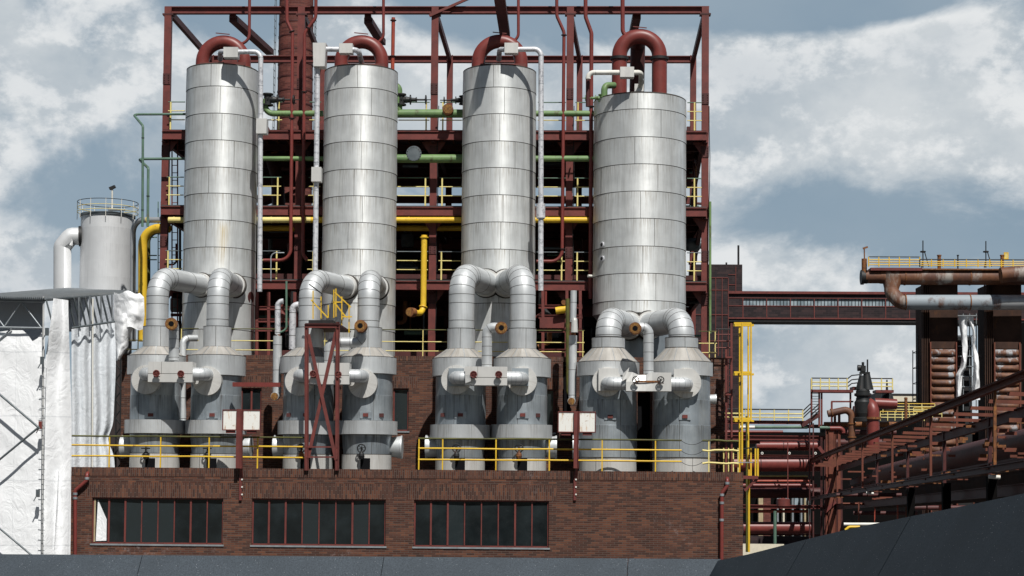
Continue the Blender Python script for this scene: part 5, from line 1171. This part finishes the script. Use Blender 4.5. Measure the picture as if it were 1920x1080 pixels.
for u, vt, lb in [(1730.5, 451, 'left thin mast with a small disc on the rusty pipe walkway'), (1848.5, 452, 'right thin mast with a small disc on the rusty pipe walkway')]:
    t = thing('mast', lb, 'mast', V(u, 502, Yp)); MB().tube([V(u, 502, Yp), V(u, vt, Yp)], .05, 8).build('pole', 'dark_metal', t); MB().lathe([(.001, .1), (.25, .05), (.25, -.05), (.001, -.1)], V(u, 472, Yp), seg=14).build('disc', 'dark_metal', t)
    MB().bar(V(u+3, 472, Yp), V(u+11, 500, Yp), .07, .07).bar(V(u-1, 490, Yp), V(u-3, 502, Yp), .07, .07).build('stay', 'dark_metal', t)
for u, lb in [(1761, 'short upright rusty pipe stub left of the middle of the rusty pipe walkway'), (1879, 'short upright rusty pipe stub beside the small yellow sign'), (1796, 'thin black upright post in the middle of the rusty pipe walkway')]:
    tag(MB().tube([V(u, 505, Yp), V(u, 479, Yp)], .16 if u != 1796 else .06, 10).tube([V(u, 480, Yp), V(u, 478, Yp)], .2 if u != 1796 else .1, 10).build('pipe_stub', 'rust' if u != 1796 else 'dark_metal'), lb, 'pipe stub')
t = thing('sign', 'small yellow square sign frame above the rusty pipe walkway', 'sign', V(1887, 500, Yp)); x0, x1, z0, z1 = SX(1883, Yp), SX(1892, Yp), SZ(486, Yp, 1887), SZ(473, Yp, 1887)
MB().box(x0, x1, Yp, Yp+.05, z0, z0+.08).box(x0, x1, Yp, Yp+.05, z1-.08, z1).box(x0, x0+.08, Yp, Yp+.05, z0+.081, z1-.081).box(x1-.08, x1, Yp, Yp+.05, z0+.081, z1-.081).build('frame', 'yellow', t)
MB().box(x0+.081, x1-.081, Yp+.01, Yp+.04, z0+.081, z1-.081).build('plate', 'yellow_pale', t)
# torn white sheeting and scaffold between the shafts
t = thing('scaffold', 'thin grey scaffold between the two louvred shafts', 'scaffold', V(1815, 800, Yp+1))
for u in (1795, 1806, 1818, 1830.5): MB().tube([V(u, 770, Yp+1), V(u, 588, Yp+1)], .05, 6).build('pole', 'galv', t)
for k in range(9): v = 592+k*19; MB().bar(V(1794, v, Yp+1), V(1831, v, Yp+1), .3, .08).build('plank', 'galv', t)
tag(MB().box(SX(1793.5, Yp), SX(1832, Yp), Yp+2, Yp+2.2, 0, SZ(628, Yp, 1810)).build('debris_netting', 'dark_metal'), 'dark netting behind the torn white strips between the two louvred shafts', 'netting')
t = thing('scaffold', 'thin scaffold poles left of the left louvred shaft against the sky', 'scaffold', V(1720, 800, Yp+3))
for u, va in ((1711.5, 657), (1720.5, 625)): MB().tube([V(u, 770, Yp+3), V(u, va, Yp+3)], .045, 6).build('pole', 'galv_dark', t)
for v in (662, 691, 720, 749): MB().tube([V(1711, v, Yp+3), V(1729, v, Yp+3)], .035, 6).tube([V(1711, v, Yp+3), V(1729, v-8, Yp+3)], .035, 6).build('bar', 'galv_dark', t)
def strip(lb, ctl, seed):
    def f(s_, t_):
        v = L(ctl[0][0], ctl[-1][0], t_)
        for (a, l0, r0), (c, l1, r1) in zip(ctl, ctl[1:]):
            if v <= c+1e-6: k = (v-a)/(c-a); return L(L(l0, l1, k), L(r0, r1, k), s_)
        return ctl[-1][2]
    cloth('tarpaulin', lb, f, lambda s_, t_: L(ctl[0][0], ctl[-1][0], t_), lambda s_, t_: Yp-.2-.5*math.sin(s_*3.14), 14, 60, .5, (.9, .5), 'tarp', seed, group='torn sheeting between the louvred shafts')
strip('torn white sheet strip hanging right beside the left louvred shaft', [(593, 1797, 1822), (604, 1797, 1814), (622, 1800, 1813), (650, 1804, 1814), (670, 1803, 1813), (690, 1800, 1811), (702, 1793, 1805), (730, 1793, 1803), (757, 1793, 1799)], 51)
strip('torn white sheet strip hanging nearer the right louvred shaft', [(593, 1812, 1825), (620, 1823, 1826), (645, 1822, 1827), (665, 1824, 1833), (690, 1825, 1835), (720, 1822, 1837), (750, 1821, 1837)], 57)
t = thing('conveyor_building', 'dark sloping sheet-metal building between the two louvred shafts', 'building', V(1840, 800, 170))
MB().hexa([V(1836, 1040, 168), V(1930, 1040, 168), V(1930, 1040, 178), V(1836, 1040, 178), V(1838, 640, 168), V(1930, 600, 168), V(1930, 600, 178), V(1838, 640, 178)]).build('wall', 'shade_black', t)
t = thing('low_building', 'low dark building with a pale strip far behind the pipework', 'building', V(1700, 800, 230))
MB().box(SX(1640, 230), SX(1740, 230), 230, 245, 0, SZ(738, 230, 1700)).build('wall', 'dark_metal', t); MB().box(SX(1656, 229), SX(1730, 229), 229.8, 229.99, SZ(753, 230, 1700), SZ(743, 230, 1700)).build('pale_strip', 'cream_render', t)
MB().hexa([V(1640, 757, 229), V(1665, 757, 229), V(1665, 757, 235), V(1640, 757, 235), V(1652, 741, 229), V(1665, 738, 229), V(1665, 738, 235), V(1652, 741, 235)]).build('gable', 'dark_metal', t)
# ================================================================ yellow cage ladder and red ladder right of the brick end
Yl = 56.2
t = thing('yellow_mast_ladder', 'tall bright yellow frame of four uprights tied by brackets, right of the brick building', 'ladder', V(1395, 890, Yl))
for u, y, vb in [(1386.5, Yl, 1040), (1391.5, Yl-.35, 872), (1403, Yl+.6, 880), (1408, Yl+.1, 790)]:
    MB().box(SX(u-1.5, y, 750), SX(u+1.5, y, 750), y-.04, y+.04, SZ(vb, y, 1390), SZ(606, y, 1390)).build('upright', 'yellow', t)
for v in (610, 702, 789): 
    b = MB(); b.bar(V(1376, v, Yl-.1), V(1412, v, Yl+.2), .12, .07); b.build('bracket', 'yellow', t)
    MB().bar(V(1376, v-4, Yl-.4), V(1408, v-4, Yl-.2), .05, .06).build('bracket_rail', 'yellow', t)
t = thing('red_ladder', 'dark red caged ladder at the right end of the set-back brick wall', 'ladder', V(1368, 880, 58))
for u in (1361.5, 1371.5): MB().bar(V(u, 890, 57.9), V(u, 655 if u < 1365 else 606, 57.9), .07, .07).build('stile', 'red_steel', t)
for k in range(20): v = 668+k*11; MB().bar(V(1361.5, v, 57.9), V(1371.5, v+5, 57.9), .03, .03).build('rung', 'red_dark', t)
for v in (668, 737): MB().box(SX(1360, 57.8), SX(1373, 57.8), 57.7, 58.1, SZ(v+1.5, 58), SZ(v-1.5, 58)).build('bracket', 'red_steel', t)
t = railing('thin black handrail leading to the red ladder above the right brick corner', SX(1342, 58.2), SX(1372, 58.2), 58.2, SZ(667, 58.2, 1350), K(50, 58), [SX(1347, 58.2), SX(1371, 58.2)], 'red_steel', 'black_iron', r=.02, mids=(.3, .55, .8))
MB().tube([V(1347, 618, 58.2), V(1342, 640, 58.2), V(1333, 658, 58.2)], .02, 6).build('stair_rail', 'black_iron', t)
pipe('green_pipe', 'thin light green pipe outside the right corner column of the frame', 'pipe', [V(1331.5, 378, 61.7), V(1331.5, 625, 61.7)], .045, 'green', seg=10)
t = thing('side_platform', 'small red bracket platform with yellow rails outside the right end of the front wall', 'platform', V(1405, 893, 55.5))
MB().box(XR+.003, SX(1421, 55.2), 55.1, 57, SZ(898, 55.3, 1400), SZ(892, 55.3, 1400)).build('deck', 'red_steel', t); MB().bar(V(1420, 898, 55.2), V(1396, 920, 55.2), .08, .08).build('brace', 'red_steel', t)
for u, y in ((1408, 56.6), (1416.5, 55.2), (1421, 55.3)): MB().bar(V(u, 893, y), V(u, 841, y), .05, .05).build('post', 'yellow', t)
for v in (867, ): MB().bar(V(1378, v, 55.3), V(1421, v, 55.3), .04, .03).build('rail', 'galv', t)
MB().bar(V(1340, 848, 56.5), V(1420, 838, 56.5), .05, .04).build('rail', 'black_iron', t)
for k in range(4): MB().bar(V(1357+k*9, 890, 55.4), V(1357+k*9, 840, 55.4), .035, .035).build('post', 'yellow_pale', t)
pipe('yellow_conduit', 'thin yellow pipe dropping down past the right end of the front wall', 'pipe', [V(1404, 880, 57), V(1404, 1035, 57)], .04, 'yellow', seg=10)
pipe('yellow_conduit', 'thinner conduit coloured olive for shade beside the yellow one right of the front wall', 'pipe', [V(1400, 780, 58), V(1400, 1035, 58)], .035, 'olive', seg=10)  # yellow conduit toned olive to look shaded
# ================================================================ right: pipe rack
Yk = 130.
def hpipe(lb, u0, u1, v0, v1, mt='red_pipe', dY=0., cat='pipe', name='rack_pipe', grp='horizontal pipes on the rack', seams=None):
    Y = Yk+dY; v = (v0+v1)/2; P = [V(u0, v, Y), V(u1, v, Y)]
    b = MB(); b.tube(P, K((v1-v0)/2, Y), 24)
    if seams: b.rings(P, K((v1-v0)/2, Y)*1.03, .08, s0=seams*.6, ds=seams, m=1, seg=24)
    return tag(b.build(name, [mt, 'red_dark']), lb, cat, grp)
def hbeam(lb, u0, u1, v0, v1, mt='red_steel', dY=0., p=None):
    Y = Yk+dY; z1, z0 = SZ(v0, Y, (u0+u1)/2), SZ(v1, Y, (u0+u1)/2); x0, x1 = SX(u0, Y), SX(u1, Y); h = z1-z0
    b = MB(); b.box(x0, x1, Y-.2, Y+.2, z1-h*.16, z1).box(x0, x1, Y-.2, Y+.2, z0, z0+h*.16).box(x0, x1, Y-.06, Y+.06, z0+h*.161, z1-h*.161)
    return b.build('beam', mt, p)
rk = thing('pipe_rack', 'dark red steel rack carrying horizontal pipes right of the brick building', 'pipe rack', V(1480, 1040, Yk))
for v0, v1, a, c, dY in [(788.5, 795, 1345, 1512, -1.5), (816.5, 825.5, 1345, 1546, -1), (853, 857, 1375, 1540, -1.5), (946.5, 953.5, 1393, 1545, -1), (826, 832, 1390, 1425, -.5), (899, 904, 1410, 1522, .5), (1001, 1004, 1393, 1545, 1)]:
    hbeam('', a, c, v0, v1, dY=dY, p=rk)
for u, w_, va, mt in [(1551, 8, 800, 'rusty_red'), (1565.5, 5, 770, 'rusty_red'), (1570, 3, 830, 'red_dark'), (1540, 4, 820, 'red_dark'), (1518, 2.5, 790, 'red_dark')]:
    MB().ibeam(V(u, 1046, Yk-1.8), V(u, va, Yk-1.8), K(w_, Yk), K(w_, Yk)*.8, .05, up=(1, 0, 0)).box(SX(u-w_/2, Yk), SX(u+w_/2, Yk), Yk-1.8-K(w_, Yk)*.55, Yk-1.8-K(w_, Yk)*.5, 0, SZ(va, Yk)).build('column', mt, rk)
for a, b_, c, d in [(1535, 838, 1552, 860), (1549, 930, 1561, 905), (1546, 860, 1560, 845), (1546, 960, 1566, 940)]: MB().bar(V(a, b_, Yk-2), V(c, d, Yk-2), .25, .25).build('brace', 'red_steel', rk)
MB().box(SX(1468, Yk), SX(1469.6, Yk), Yk-2.6, Yk-2.5, SZ(945, Yk, 1469), SZ(828, Yk, 1469)).lathe([(.001, .3), (.5, .2), (.5, -.3), (.001, -.3)], V(1468.8, 941, Yk-2.5), seg=14).build('hanger', 'red_steel', rk)
for q in [('pale green pipe along the top of the rack under the walkway', 1388, 1514, 798, 804, 'green_thin', 0), ('thin dark red pipe beneath the pale green rack pipe', 1345, 1468, 807, 812.5, 'red_pipe', -.5),
          ('fat red rack pipe with stiffening rings just below the upper beam', 1418, 1536, 827, 845.5, 'red_pipe', .8), ('fattest red rack pipe with a wide belly in the middle of the rack', 1375, 1539, 856, 884, 'red_pipe', .2),
          ('red rack pipe below the dark gap of the rack', 1393, 1531, 906.5, 914.5, 'red_pipe', -.4), ('orange red slender pipe below the lower rack beam', 1393, 1515, 956, 961.5, 'orange_red', -.8),
          ('lowest fat red pipe close to the granite parapet', 1393, 1522, 978.5, 1001, 'red_pipe', 0), ('shaded fat dark pipe behind the red rack pipe', 1393, 1550, 914.5, 934, 'red_dark', 2.5),
          ('thin bright red pipe above the red rack pipe', 1412, 1518, 900, 904, 'orange_red', -.9), ('short white capped piece of the green rack pipe', 1388, 1415, 798, 804, 'white_metal', -.25)]:
    hpipe(q[0], *q[1:5], mt=q[5], dY=q[6], seams=3.4 if 'stiffening' in q[0] or 'fattest' in q[0] else None)
hpipe('dark shaded pipe under the walkway right of the pale green one', 1510, 1562, 796, 803, 'red_dark', 1, grp='horizontal pipes on the rack')
t = pipe('green_pipe', 'short pale green pipe piece turning red, left of the rusty standing pipes', 'pipe', [V(1537, 802, Yk-2), V(1556, 802, Yk-2)], K(3.2, Yk), 'green_thin', seg=16)
pipe('red_pipe', 'short red pipe bending down beside the short pale green piece', 'pipe', [V(1556, 803, Yk-2), V(1582, 803, Yk-2), V(1582, 812, Yk-2)], K(4, Yk), 'red_pipe', .35, 16)
MB()
for u in (1429, 1480, 1529):
    t = thing('lamp', 'small round white lamp on the rack, %s of three' % {1429: 'left', 1480: 'middle', 1529: 'right'}[u], 'lamp', V(u, 850, Yk-2.2), 'round lamps on the rack')
    c = V(u, 850, Yk-2.2); MB().torus(c, .075, .03, 'Y', 14, 6).build('rim', 'white_metal', t); MB().lathe([(.001, .0), (.06, 0)], c, 'Y', 12).build('lens', 'black_iron', t)
x0, x1 = SX(1345, Yk-1.9), SX(1505, Yk-1.9)
railing('long yellow walkway railing over the rack, right of the yellow ladder', x0, x1, Yk-1.9, SZ(788.5, Yk-1.9, 1430), K(20.5, Yk), [x0+(x1-x0)*k/6 for k in range(7)], 'yellow_pale', 'dark_metal', r=.05, pr=.05, mids=(.28, .62))
# pillars and colonnade of a building glimpsed through the rack
t = thing('workshop_building', 'building coloured near-black for shade with pale and brick pillars glimpsed through the lower rack', 'building', V(1480, 1040, 150))
MB().box(SX(1330, 150), SX(1560, 150), 150, 156, 0, SZ(810, 150, 1450)).build('wall', 'shade_black', t)  # wall colour carries the shade behind the rack
for a, c, mt in [(1422.5, 1431, 'wood_pale'), (1431.5, 1445, 'brick_chimney'), (1457, 1460, 'galv'), (1485, 1488, 'galv'), (1501, 1504, 'galv'), (1468, 1471, 'cream_render'), (1508, 1511, 'wood_pale'), (1516, 1519, 'galv')]:
    MB().box(SX(a, 149), SX(c, 149), 149, 149.9, 0, SZ(928, 149, 1450)).build('pillar', mt, t)
for a in (1462, 1472, 1490, 1506): MB().box(SX(a, 149.5), SX(a+7, 149.5), 149.6, 149.95, SZ(948, 149, 1450), SZ(932, 149, 1450)).build('window', 'gallery_glass', t)
tag(MB().tube([V(1453, 1030, 125), V(1453, 958, 125)], .12, 8).build('green_post', 'green_thin'), 'thin pale green post in front of the lowest fat red pipe', 'post')
tag(MB().box(SX(1390, 122), SX(1470, 122), 122, 122.3, 0, SZ(1020, 122, 1420)).build('low_wall', 'cream_render'), 'low sunlit cream wall on the ground beyond the right end of the brick building', 'wall')
tag(MB().box(SX(1393, 137), SX(1520, 137), 137, 137.4, 0, SZ(1005, 137, 1450)).build('low_wall', 'brick_far'), 'low dark brick wall behind the cream wall under the pipe rack', 'wall')
t = thing('valve_gallery', 'small ledge of pale pipes lit in the dark gap of the rack', 'pipe', V(1470, 900, Yk+1)); MB().tube([V(1422, 892.5, Yk+1), V(1514, 892.5, Yk+1)], .07, 8).build('pipe', 'yellow_pale', t)
b = MB(); random.seed(3)
MB().box(SX(1422, Yk+1.5), SX(1514, Yk+1.5), Yk+1.4, Yk+1.6, SZ(900, Yk+1.5, 1470), SZ(894, Yk+1.5, 1470)).build('ledge', 'brick_chimney', t)
# upper platform with stairs
t = thing('stair_platform', 'red platform on posts reached by a steep stair above the rack', 'platform', V(1590, 800, Yk-1.5)); Y = Yk-1.5
for a, c in ((1523, 1598), (1640, 1673.5)): MB().box(SX(a, Y), SX(c, Y), Y-.4, Y+1, SZ(736, Y, 1560), SZ(731, Y, 1560)).build('deck', 'red_steel', t)
MB().box(SX(1597, Y), SX(1616, Y), Y-.4, Y+1, SZ(730.5, Y, 1600), SZ(725.5, Y, 1600)).build('deck', 'red_steel', t)
for u, va in ((1521.5, 711), (1540.5, 731), (1536, 737), (1594.5, 736), (1559.5, 753)): MB().bar(V(u, 800, Y), V(u, va, Y), .13, .13).build('post', 'red_steel', t)
MB().bar(V(1558.5, 753, Y), V(1600, 753, Y), .1, .12).build('beam', 'red_steel', t)
for k in range(9): MB().bar(V(1521.5, 738+k*5, Y), V(1536, 738+k*5, Y), .05, .04).build('rung', 'dark_metal', t)
MB().bar(V(1503, 798, Y), V(1535, 778, Y), .5, .3).build('stair', 'red_dark', t)
for dv in (0, 7, 13): MB().tube([V(1505, 785-14+dv, Y-.3), V(1520, 757+dv, Y-.3)], .05, 6).tube([V(1522, 776-6+dv, Y-.3), V(1536, 757+dv, Y-.3)], .05, 6).build('stair_rail', 'black_iron', t)
for lb, a, c, ps in [('yellow railing on the red stair platform left of the black valve', 1521.5, 1588, 4), ('yellow railing on the red stair platform right of the black valve', 1632, 1673, 2)]:
    xa, xb = SX(a, Y-.4), SX(c, Y-.4); railing(lb, xa, xb, Y-.4, SZ(731, Y, 1600), K(21, Y), [xa+(xb-xa)*k/ps for k in range(ps+1)], 'yellow_pale', 'dark_metal', 'railings on the stair platform', r=.045, pr=.05, mids=(.3, .63))
t = thing('stair_rail', 'dark stepped handrail beside the black valve on the platform', 'handrail', V(1600, 731, Y))
for dv in (0, 8, 15): MB().tube([V(1588, 711+dv, Y), V(1597, 704+dv, Y), V(1616, 702+dv, Y)], .05, 6).build('rail', 'black_iron', t)
# black valve tower
Y = Yk-2.6; t = thing('tall_valve', 'tall black gate valve with twin spindle frame topped by a gearbox', 'valve', V(1618, 790, Y))
MB().lathe([(K(a, Y), SZ(v, Y, 1618)) for a, v in [(0.1, 728), (9, 729), (13, 733), (13, 737), (16, 738), (16, 742), (12, 744), (13, 750), (16, 754), (15, 775), (13, 782), (18, 784), (18, 790), (.1, 791)]], (V(1618, 740, Y).x, Y, 0), seg=24, ).build('bonnet', 'black_iron', t)
for a, c, w_ in ((1614, 1616, .35), (1626.5, 1625, .42)): MB().tube([V(a, 731, Y), V(c, 704 if a < 1620 else 699, Y)], [w_*1.1, w_*.55], 10).build('yoke', 'black_iron', t)
MB().tube([V(1626.5, 700, Y), V(1626.5, 674, Y)], .06, 6).build('spindle', 'black_iron', t); MB().box(SX(1612, Y), SX(1630, Y), Y-.25, Y+.25, SZ(701, Y, 1620), SZ(697.5, Y, 1620)).build('yoke_plate', 'black_iron', t)
b = MB(); b.box(SX(1613.5, Y), SX(1622, Y), Y-.3, Y+.3, SZ(697, Y, 1618), SZ(686, Y, 1618)).lathe([(.001, .2), (.2, .2), (.24, -.2), (.001, -.2)], V(1613, 690, Y), 'X', 12).tube([V(1618, 686, Y), V(1618, 679, Y)], .1, 8); b.build('gearbox', 'black_iron', t)
t = thing('tall_valve', 'smaller black valve with a long spindle behind the red right-hand elbow pipe', 'valve', V(1663, 760, Yk)); b = MB(); b.lathe([(.001, 1.), (.3, .9), (.45, .5), (.55, .1), (.6, -.5), (.001, -.5)], V(1663, 755, Yk), seg=18); b.build('bonnet', 'black_iron', t); MB().tube([V(1663, 748, Yk), V(1663, 712, Yk)], [.14, .05], 8).build('spindle', 'black_iron', t)
# rusty big pipes round the valve
def bigp(lb, pts, r, mt, rad=.9, fl=None, dY=0):
    return pipe('large_pipe', lb, 'pipe', [V(u, v, Yk+dY+(q[0] if q else 0)) for u, v, *q in pts], K(r, Yk), mt, rad, 24, flanges=fl, fr=1.25, fm='rust')
bigp('orange rusty standing pipe with its arm reaching left to a blind cap', [(1552, 776), (1597, 766), (1597, 850)], 6.5, 'rusty_pipe', .5, [-2.2, -1.2, .3], -2.4)
bigp('red standing elbow pipe with a worn whitish top right of the black valve', [(1620, 757, 1.), (1637, 757), (1637, 850)], 11.5, 'red_pipe', .75, [-2.6], -3)
bigp('horizontal red pipe stub running right from the worn red elbow', [(1640, 756), (1681, 758)], 9.5, 'red_pipe', .5, None, -2)
bigp('slim rusty post pipe with a flat cap right of the red elbow', [(1698.5, 800), (1698.5, 745)], 2.8, 'rust', .5, [-.1], -4)
bigp('dark fat pipe behind the orange rusty standing pipe', [(1600, 775), (1640, 775)], 14, 'red_dark', .5, None, 2)
bigp('dark rusty pipe running right below the black valve', [(1545, 796), (1690, 796)], 5, 'rust', .5, None, 1)
bigp('lower shaded rusty pipe running right below the black valve', [(1560, 811), (1680, 811)], 5.5, 'red_dark', .5, None, 1)
bigp('lowest shaded pipe behind the far end of the inclined gallery', [(1560, 830), (1660, 830)], 7, 'red_dark', .5, None, 3)
for k, (a, c, v, n) in enumerate([(1650, 1732, 783, 6), (1655, 1752, 768, 4), (1712, 1765, 776, 3)]):
    Y = Yk+8+k*3; xa, xb = SX(a, Y), SX(c, Y); railing(['nearest yellow railing in the tangle left of the louvred shaft', 'middle yellow railing in the tangle left of the louvred shaft', 'farthest yellow railing at the foot of the louvred shaft'][k], xa, xb, Y, SZ(v+6, Y, 1700), K(17, Y), [xa+(xb-xa)*q/n for q in range(n+1)], 'yellow_pale', 'yellow', 'railings left of the louvred shaft', r=.035, pr=.035)
t = thing('shade_backdrop', 'large building coloured near-black for shade behind the pipe rack and inclined gallery', 'building', V(1700, 1000, 176))
MB().box(SX(1575, 176), SX(2040, 176), 176, 190, 0, SZ(792, 176, 1700)).build('wall', 'shade_black', t); MB().box(SX(1520, 170), SX(1700, 170), 170, 175, 0, SZ(838, 170, 1600)).build('wall', 'shade_black', t)  # near-black walls stand in for the shade behind the gallery
# ================================================================ inclined gallery running towards the viewer
for k, (u, va, vb, w_) in enumerate([(1683, 930, 1000, 2.5), (1699, 926, 990, 2.), (1738, 918, 985, 2.6), (1763, 915, 975, 5), (1772, 915, 975, 2.5), (1610, 940, 1010, 2.5), (1640, 935, 1000, 2.), (1826, 905, 950, 2.5), (1880, 900, 930, 2.5)]):
    tag(MB().ibeam(V(u, vb+30, 100+k), V(u, va, 100+k), K(w_, 100), K(w_, 100), .05).build('stanchion', 'rusty_red' if k % 3 else 'orange_red'), 'rust-red stanchion under the inclined gallery, %s from the rack' % ['fourth', 'fifth', 'sixth', 'seventh, a thick one', 'eighth', 'second', 'third', 'ninth', 'tenth'][k], 'post', 'stanchions under the inclined gallery')
for k, (a, c, v, r) in enumerate([(1568, 1690, 928, 3.5), (1580, 1760, 945, 2.5), (1600, 1720, 962, 4), (1690, 1790, 938, 2), (1700, 1830, 952, 5)]):
    tag(MB().tube([V(a, v, 108+k*3), V(c, v, 108+k*3)], K(r, 108), 12).build('level_pipe', 'rusty_red' if k % 2 else 'red_dark'), 'level pipe in the gloom under the inclined gallery, %s in size' % ['third', 'fourth', 'second', 'smallest', 'largest'][k], 'pipe', 'level pipes under the inclined gallery')
GY = lambda u: 38225/(u-1225)
WX = 1.75
def Gt(u, dz=0., side=0.):            # top near chord
    Y = GY(u); p = V(u, 833-.4*(u-1600), Y); return p+Vector((side, 0, dz))
def Gl(u, dz=0., side=0.):
    Y = GY(u); p = V(u, 922-.1625*(u-1600), Y); return p+Vector((side, 0, dz))
t = g = thing('inclined_gallery', 'rusty red inclined gallery frame sloping down from the right edge towards the rack', 'gallery', Gl(1750)-Vector((0, 0, 3)))
u0, u1 = 1515, 2060
for f, nm, mt, w_ in ((Gt, 'top_chord', 'rusty_red', .20), (Gl, 'bottom_chord', 'red_dark', .2)):
    for sd_, m_ in ((0, mt), (WX, 'red_dark')):
        dz = 0 if sd_ == 0 else -.62
        MB().ibeam(f(u0, dz, sd_), f(u1, dz, sd_), w_, .24 if sd_ == 0 else .42, .03).build(nm, m_, t)
MB().ibeam(Gt(u0, .12), Gt(u1, .12), .34, .06, .02).build('top_rail', 'rusty_red', t)
MB().ibeam(Gl(u0, .55, WX), Gl(u1, .55, WX), .06, .06, .02).build('hand_rail', 'red_dark', t)
def u_at(Y): return 1225+38225/Y
Yv_ = 47.; k = 0
while Yv_ < 128:
    u = u_at(Yv_)
    MB().bar(Gt(u, -.38, .0), Gt(u, -.42, WX-.02), .14, .13).build('cross_bar', 'rusty_red', t)
    if k % 2 == 0: MB().bar(Gl(u+0, .04, -.1), Gl(u, .04, WX), .9, .05).build('floor_plate', 'rust' if k % 4 else 'rusty_red', t)
    for sd2, dz2 in ((2.4, -1.2), (3.2, -1.9), (4.0, -2.7), (5., -1.6)):
        if (k*7+int(sd2*2)) % 4: 
            q = Gt(u, dz2+random.uniform(-.3, .3), sd2+random.uniform(-.6, .6)); MB().bar(q, q+Vector((random.uniform(.5, 1.5), 0, 0)), .1, .10).build('inner_bar', 'rusty_red', t)
    MB().bar(Gl(u, .10, .2), Gl(u, .10, .2)+Vector((random.uniform(.6, 1.3), 0, 0)), .12, .10).build('cross_bar', 'rust' if k % 2 else 'rusty_red', t)
    Yv_ += 3.5; k += 1
for u in (1617, 1673, 1745, 1865, 1570): MB().bar(Gt(u, -.1), Gl(u, .05), .10, .12).build('post', 'rusty_red' if u != 1865 else 'rust', t)
MB().ibeam(Gt(u0, -1.5, 3.2), Gt(u1, -1.5, 3.2), .2, .5, .03).build('inner_chord', 'red_dark', t); MB().ibeam(Gl(u0, .8, 3.4), Gl(u1, .8, 3.4), .2, .4, .03).build('inner_chord', 'red_dark', t)  # inner chords get a darker red in place of shade
for u in (1640, 1700, 1774, 1905, 1590): MB().bar(Gt(u, -.4, WX), Gl(u, -.05, WX), .14, .16).build('post', 'red_dark', t)
for u in (1729, 1807, 1668, 1920): p = Gl(u, -.1, WX*.6); MB().bar(p, (p.x, p.y, 0), .35, .3).build('support', 'shade_black', t)
for u, v in ((1860, 893.5), (1630, 924)):
    p = Gl(u, 0); Y = GY(u)-.4; c = V(u-6, v, Y); d = V(u+15 if u > 1700 else u+8, v+1.5, Y)
    tl = thing('lamp', 'white weatherproof strip lamp hanging under the '+('nearer' if u > 1700 else 'farther')+' part of the inclined gallery', 'lamp', c); MB().tube([c, d], K(4 if u > 1700 else 2.4, Y), 10).build('housing', 'white_metal', tl)
# pipes coloured dark for shade inside the gallery, and brackets
random.seed(17)
for k, (s1, dz, r) in enumerate([(3.2, -1.4, .55), (4.6, -2.6, .7), (6.0, -.9, .5), (3.0, -3.4, .3)]):
    tag(MB().tube([Gt(1560, dz, s1), Gt(2060, dz, s1)], r, 18).build('shade_dark_pipe', 'rust_dark' if k % 2 else 'red_dark'), ['fat dark pipe running along inside the inclined gallery, topmost', 'fattest dark pipe along the inside of the inclined gallery', 'dark pipe farthest back along the inclined gallery', 'slim dark pipe low inside the inclined gallery'][k], 'pipe')
for k in range(70):
    u = random.uniform(1600, 1915); f = random.uniform(.2, .85); a = Gt(u, 0, random.uniform(.5, 2.6)); c = Gl(u, 0, random.uniform(.5, 2.6)); p = a.lerp(c, f); w_ = random.uniform(.2, .7)
    tag(MB().bar(p, p+Vector((w_, 0, 0)), .12, random.uniform(.06, .16)).build('bracket', random.choice(['rusty_red', 'rust', 'rusty_red'])), 'small rust-red bracket catching light inside the inclined gallery', 'bracket', 'brackets inside the inclined gallery')
for k in range(5):
    u = 1590+k*70; p = Gl(u, -2.2, 3); 
    tag(MB().tube([p, p+Vector((4+k, 3, .2))], .12+.03*k, 12).tube([p+Vector((1, 0, -3)), p+Vector((1, 0, .3))], .09, 10).build('shaded_pipework', random.choice(['red_dark', 'rust', 'dark_metal'])), 'branching shaded pipe under the inclined gallery, number %s from the rack' % ['one', 'two', 'three', 'four', 'five'][k], 'pipe')
tag(MB().tube(fillet([V(1585, 994, 60), V(1592, 988, 60), V(1612, 988, 60)], .15), .05, 8).build('yellow_hoop', 'yellow'), 'small yellow tube hoop peeping over the granite parapet', 'tube')
tag(MB().tube([V(1582, 983, 62), V(1665, 983, 62)], .06, 8).build('white_pipe', 'white_metal'), 'thin white horizontal pipe just above the granite parapet at the right', 'pipe')
for o in list(bpy.data.objects):
    if '_w' in o: del o['_w']
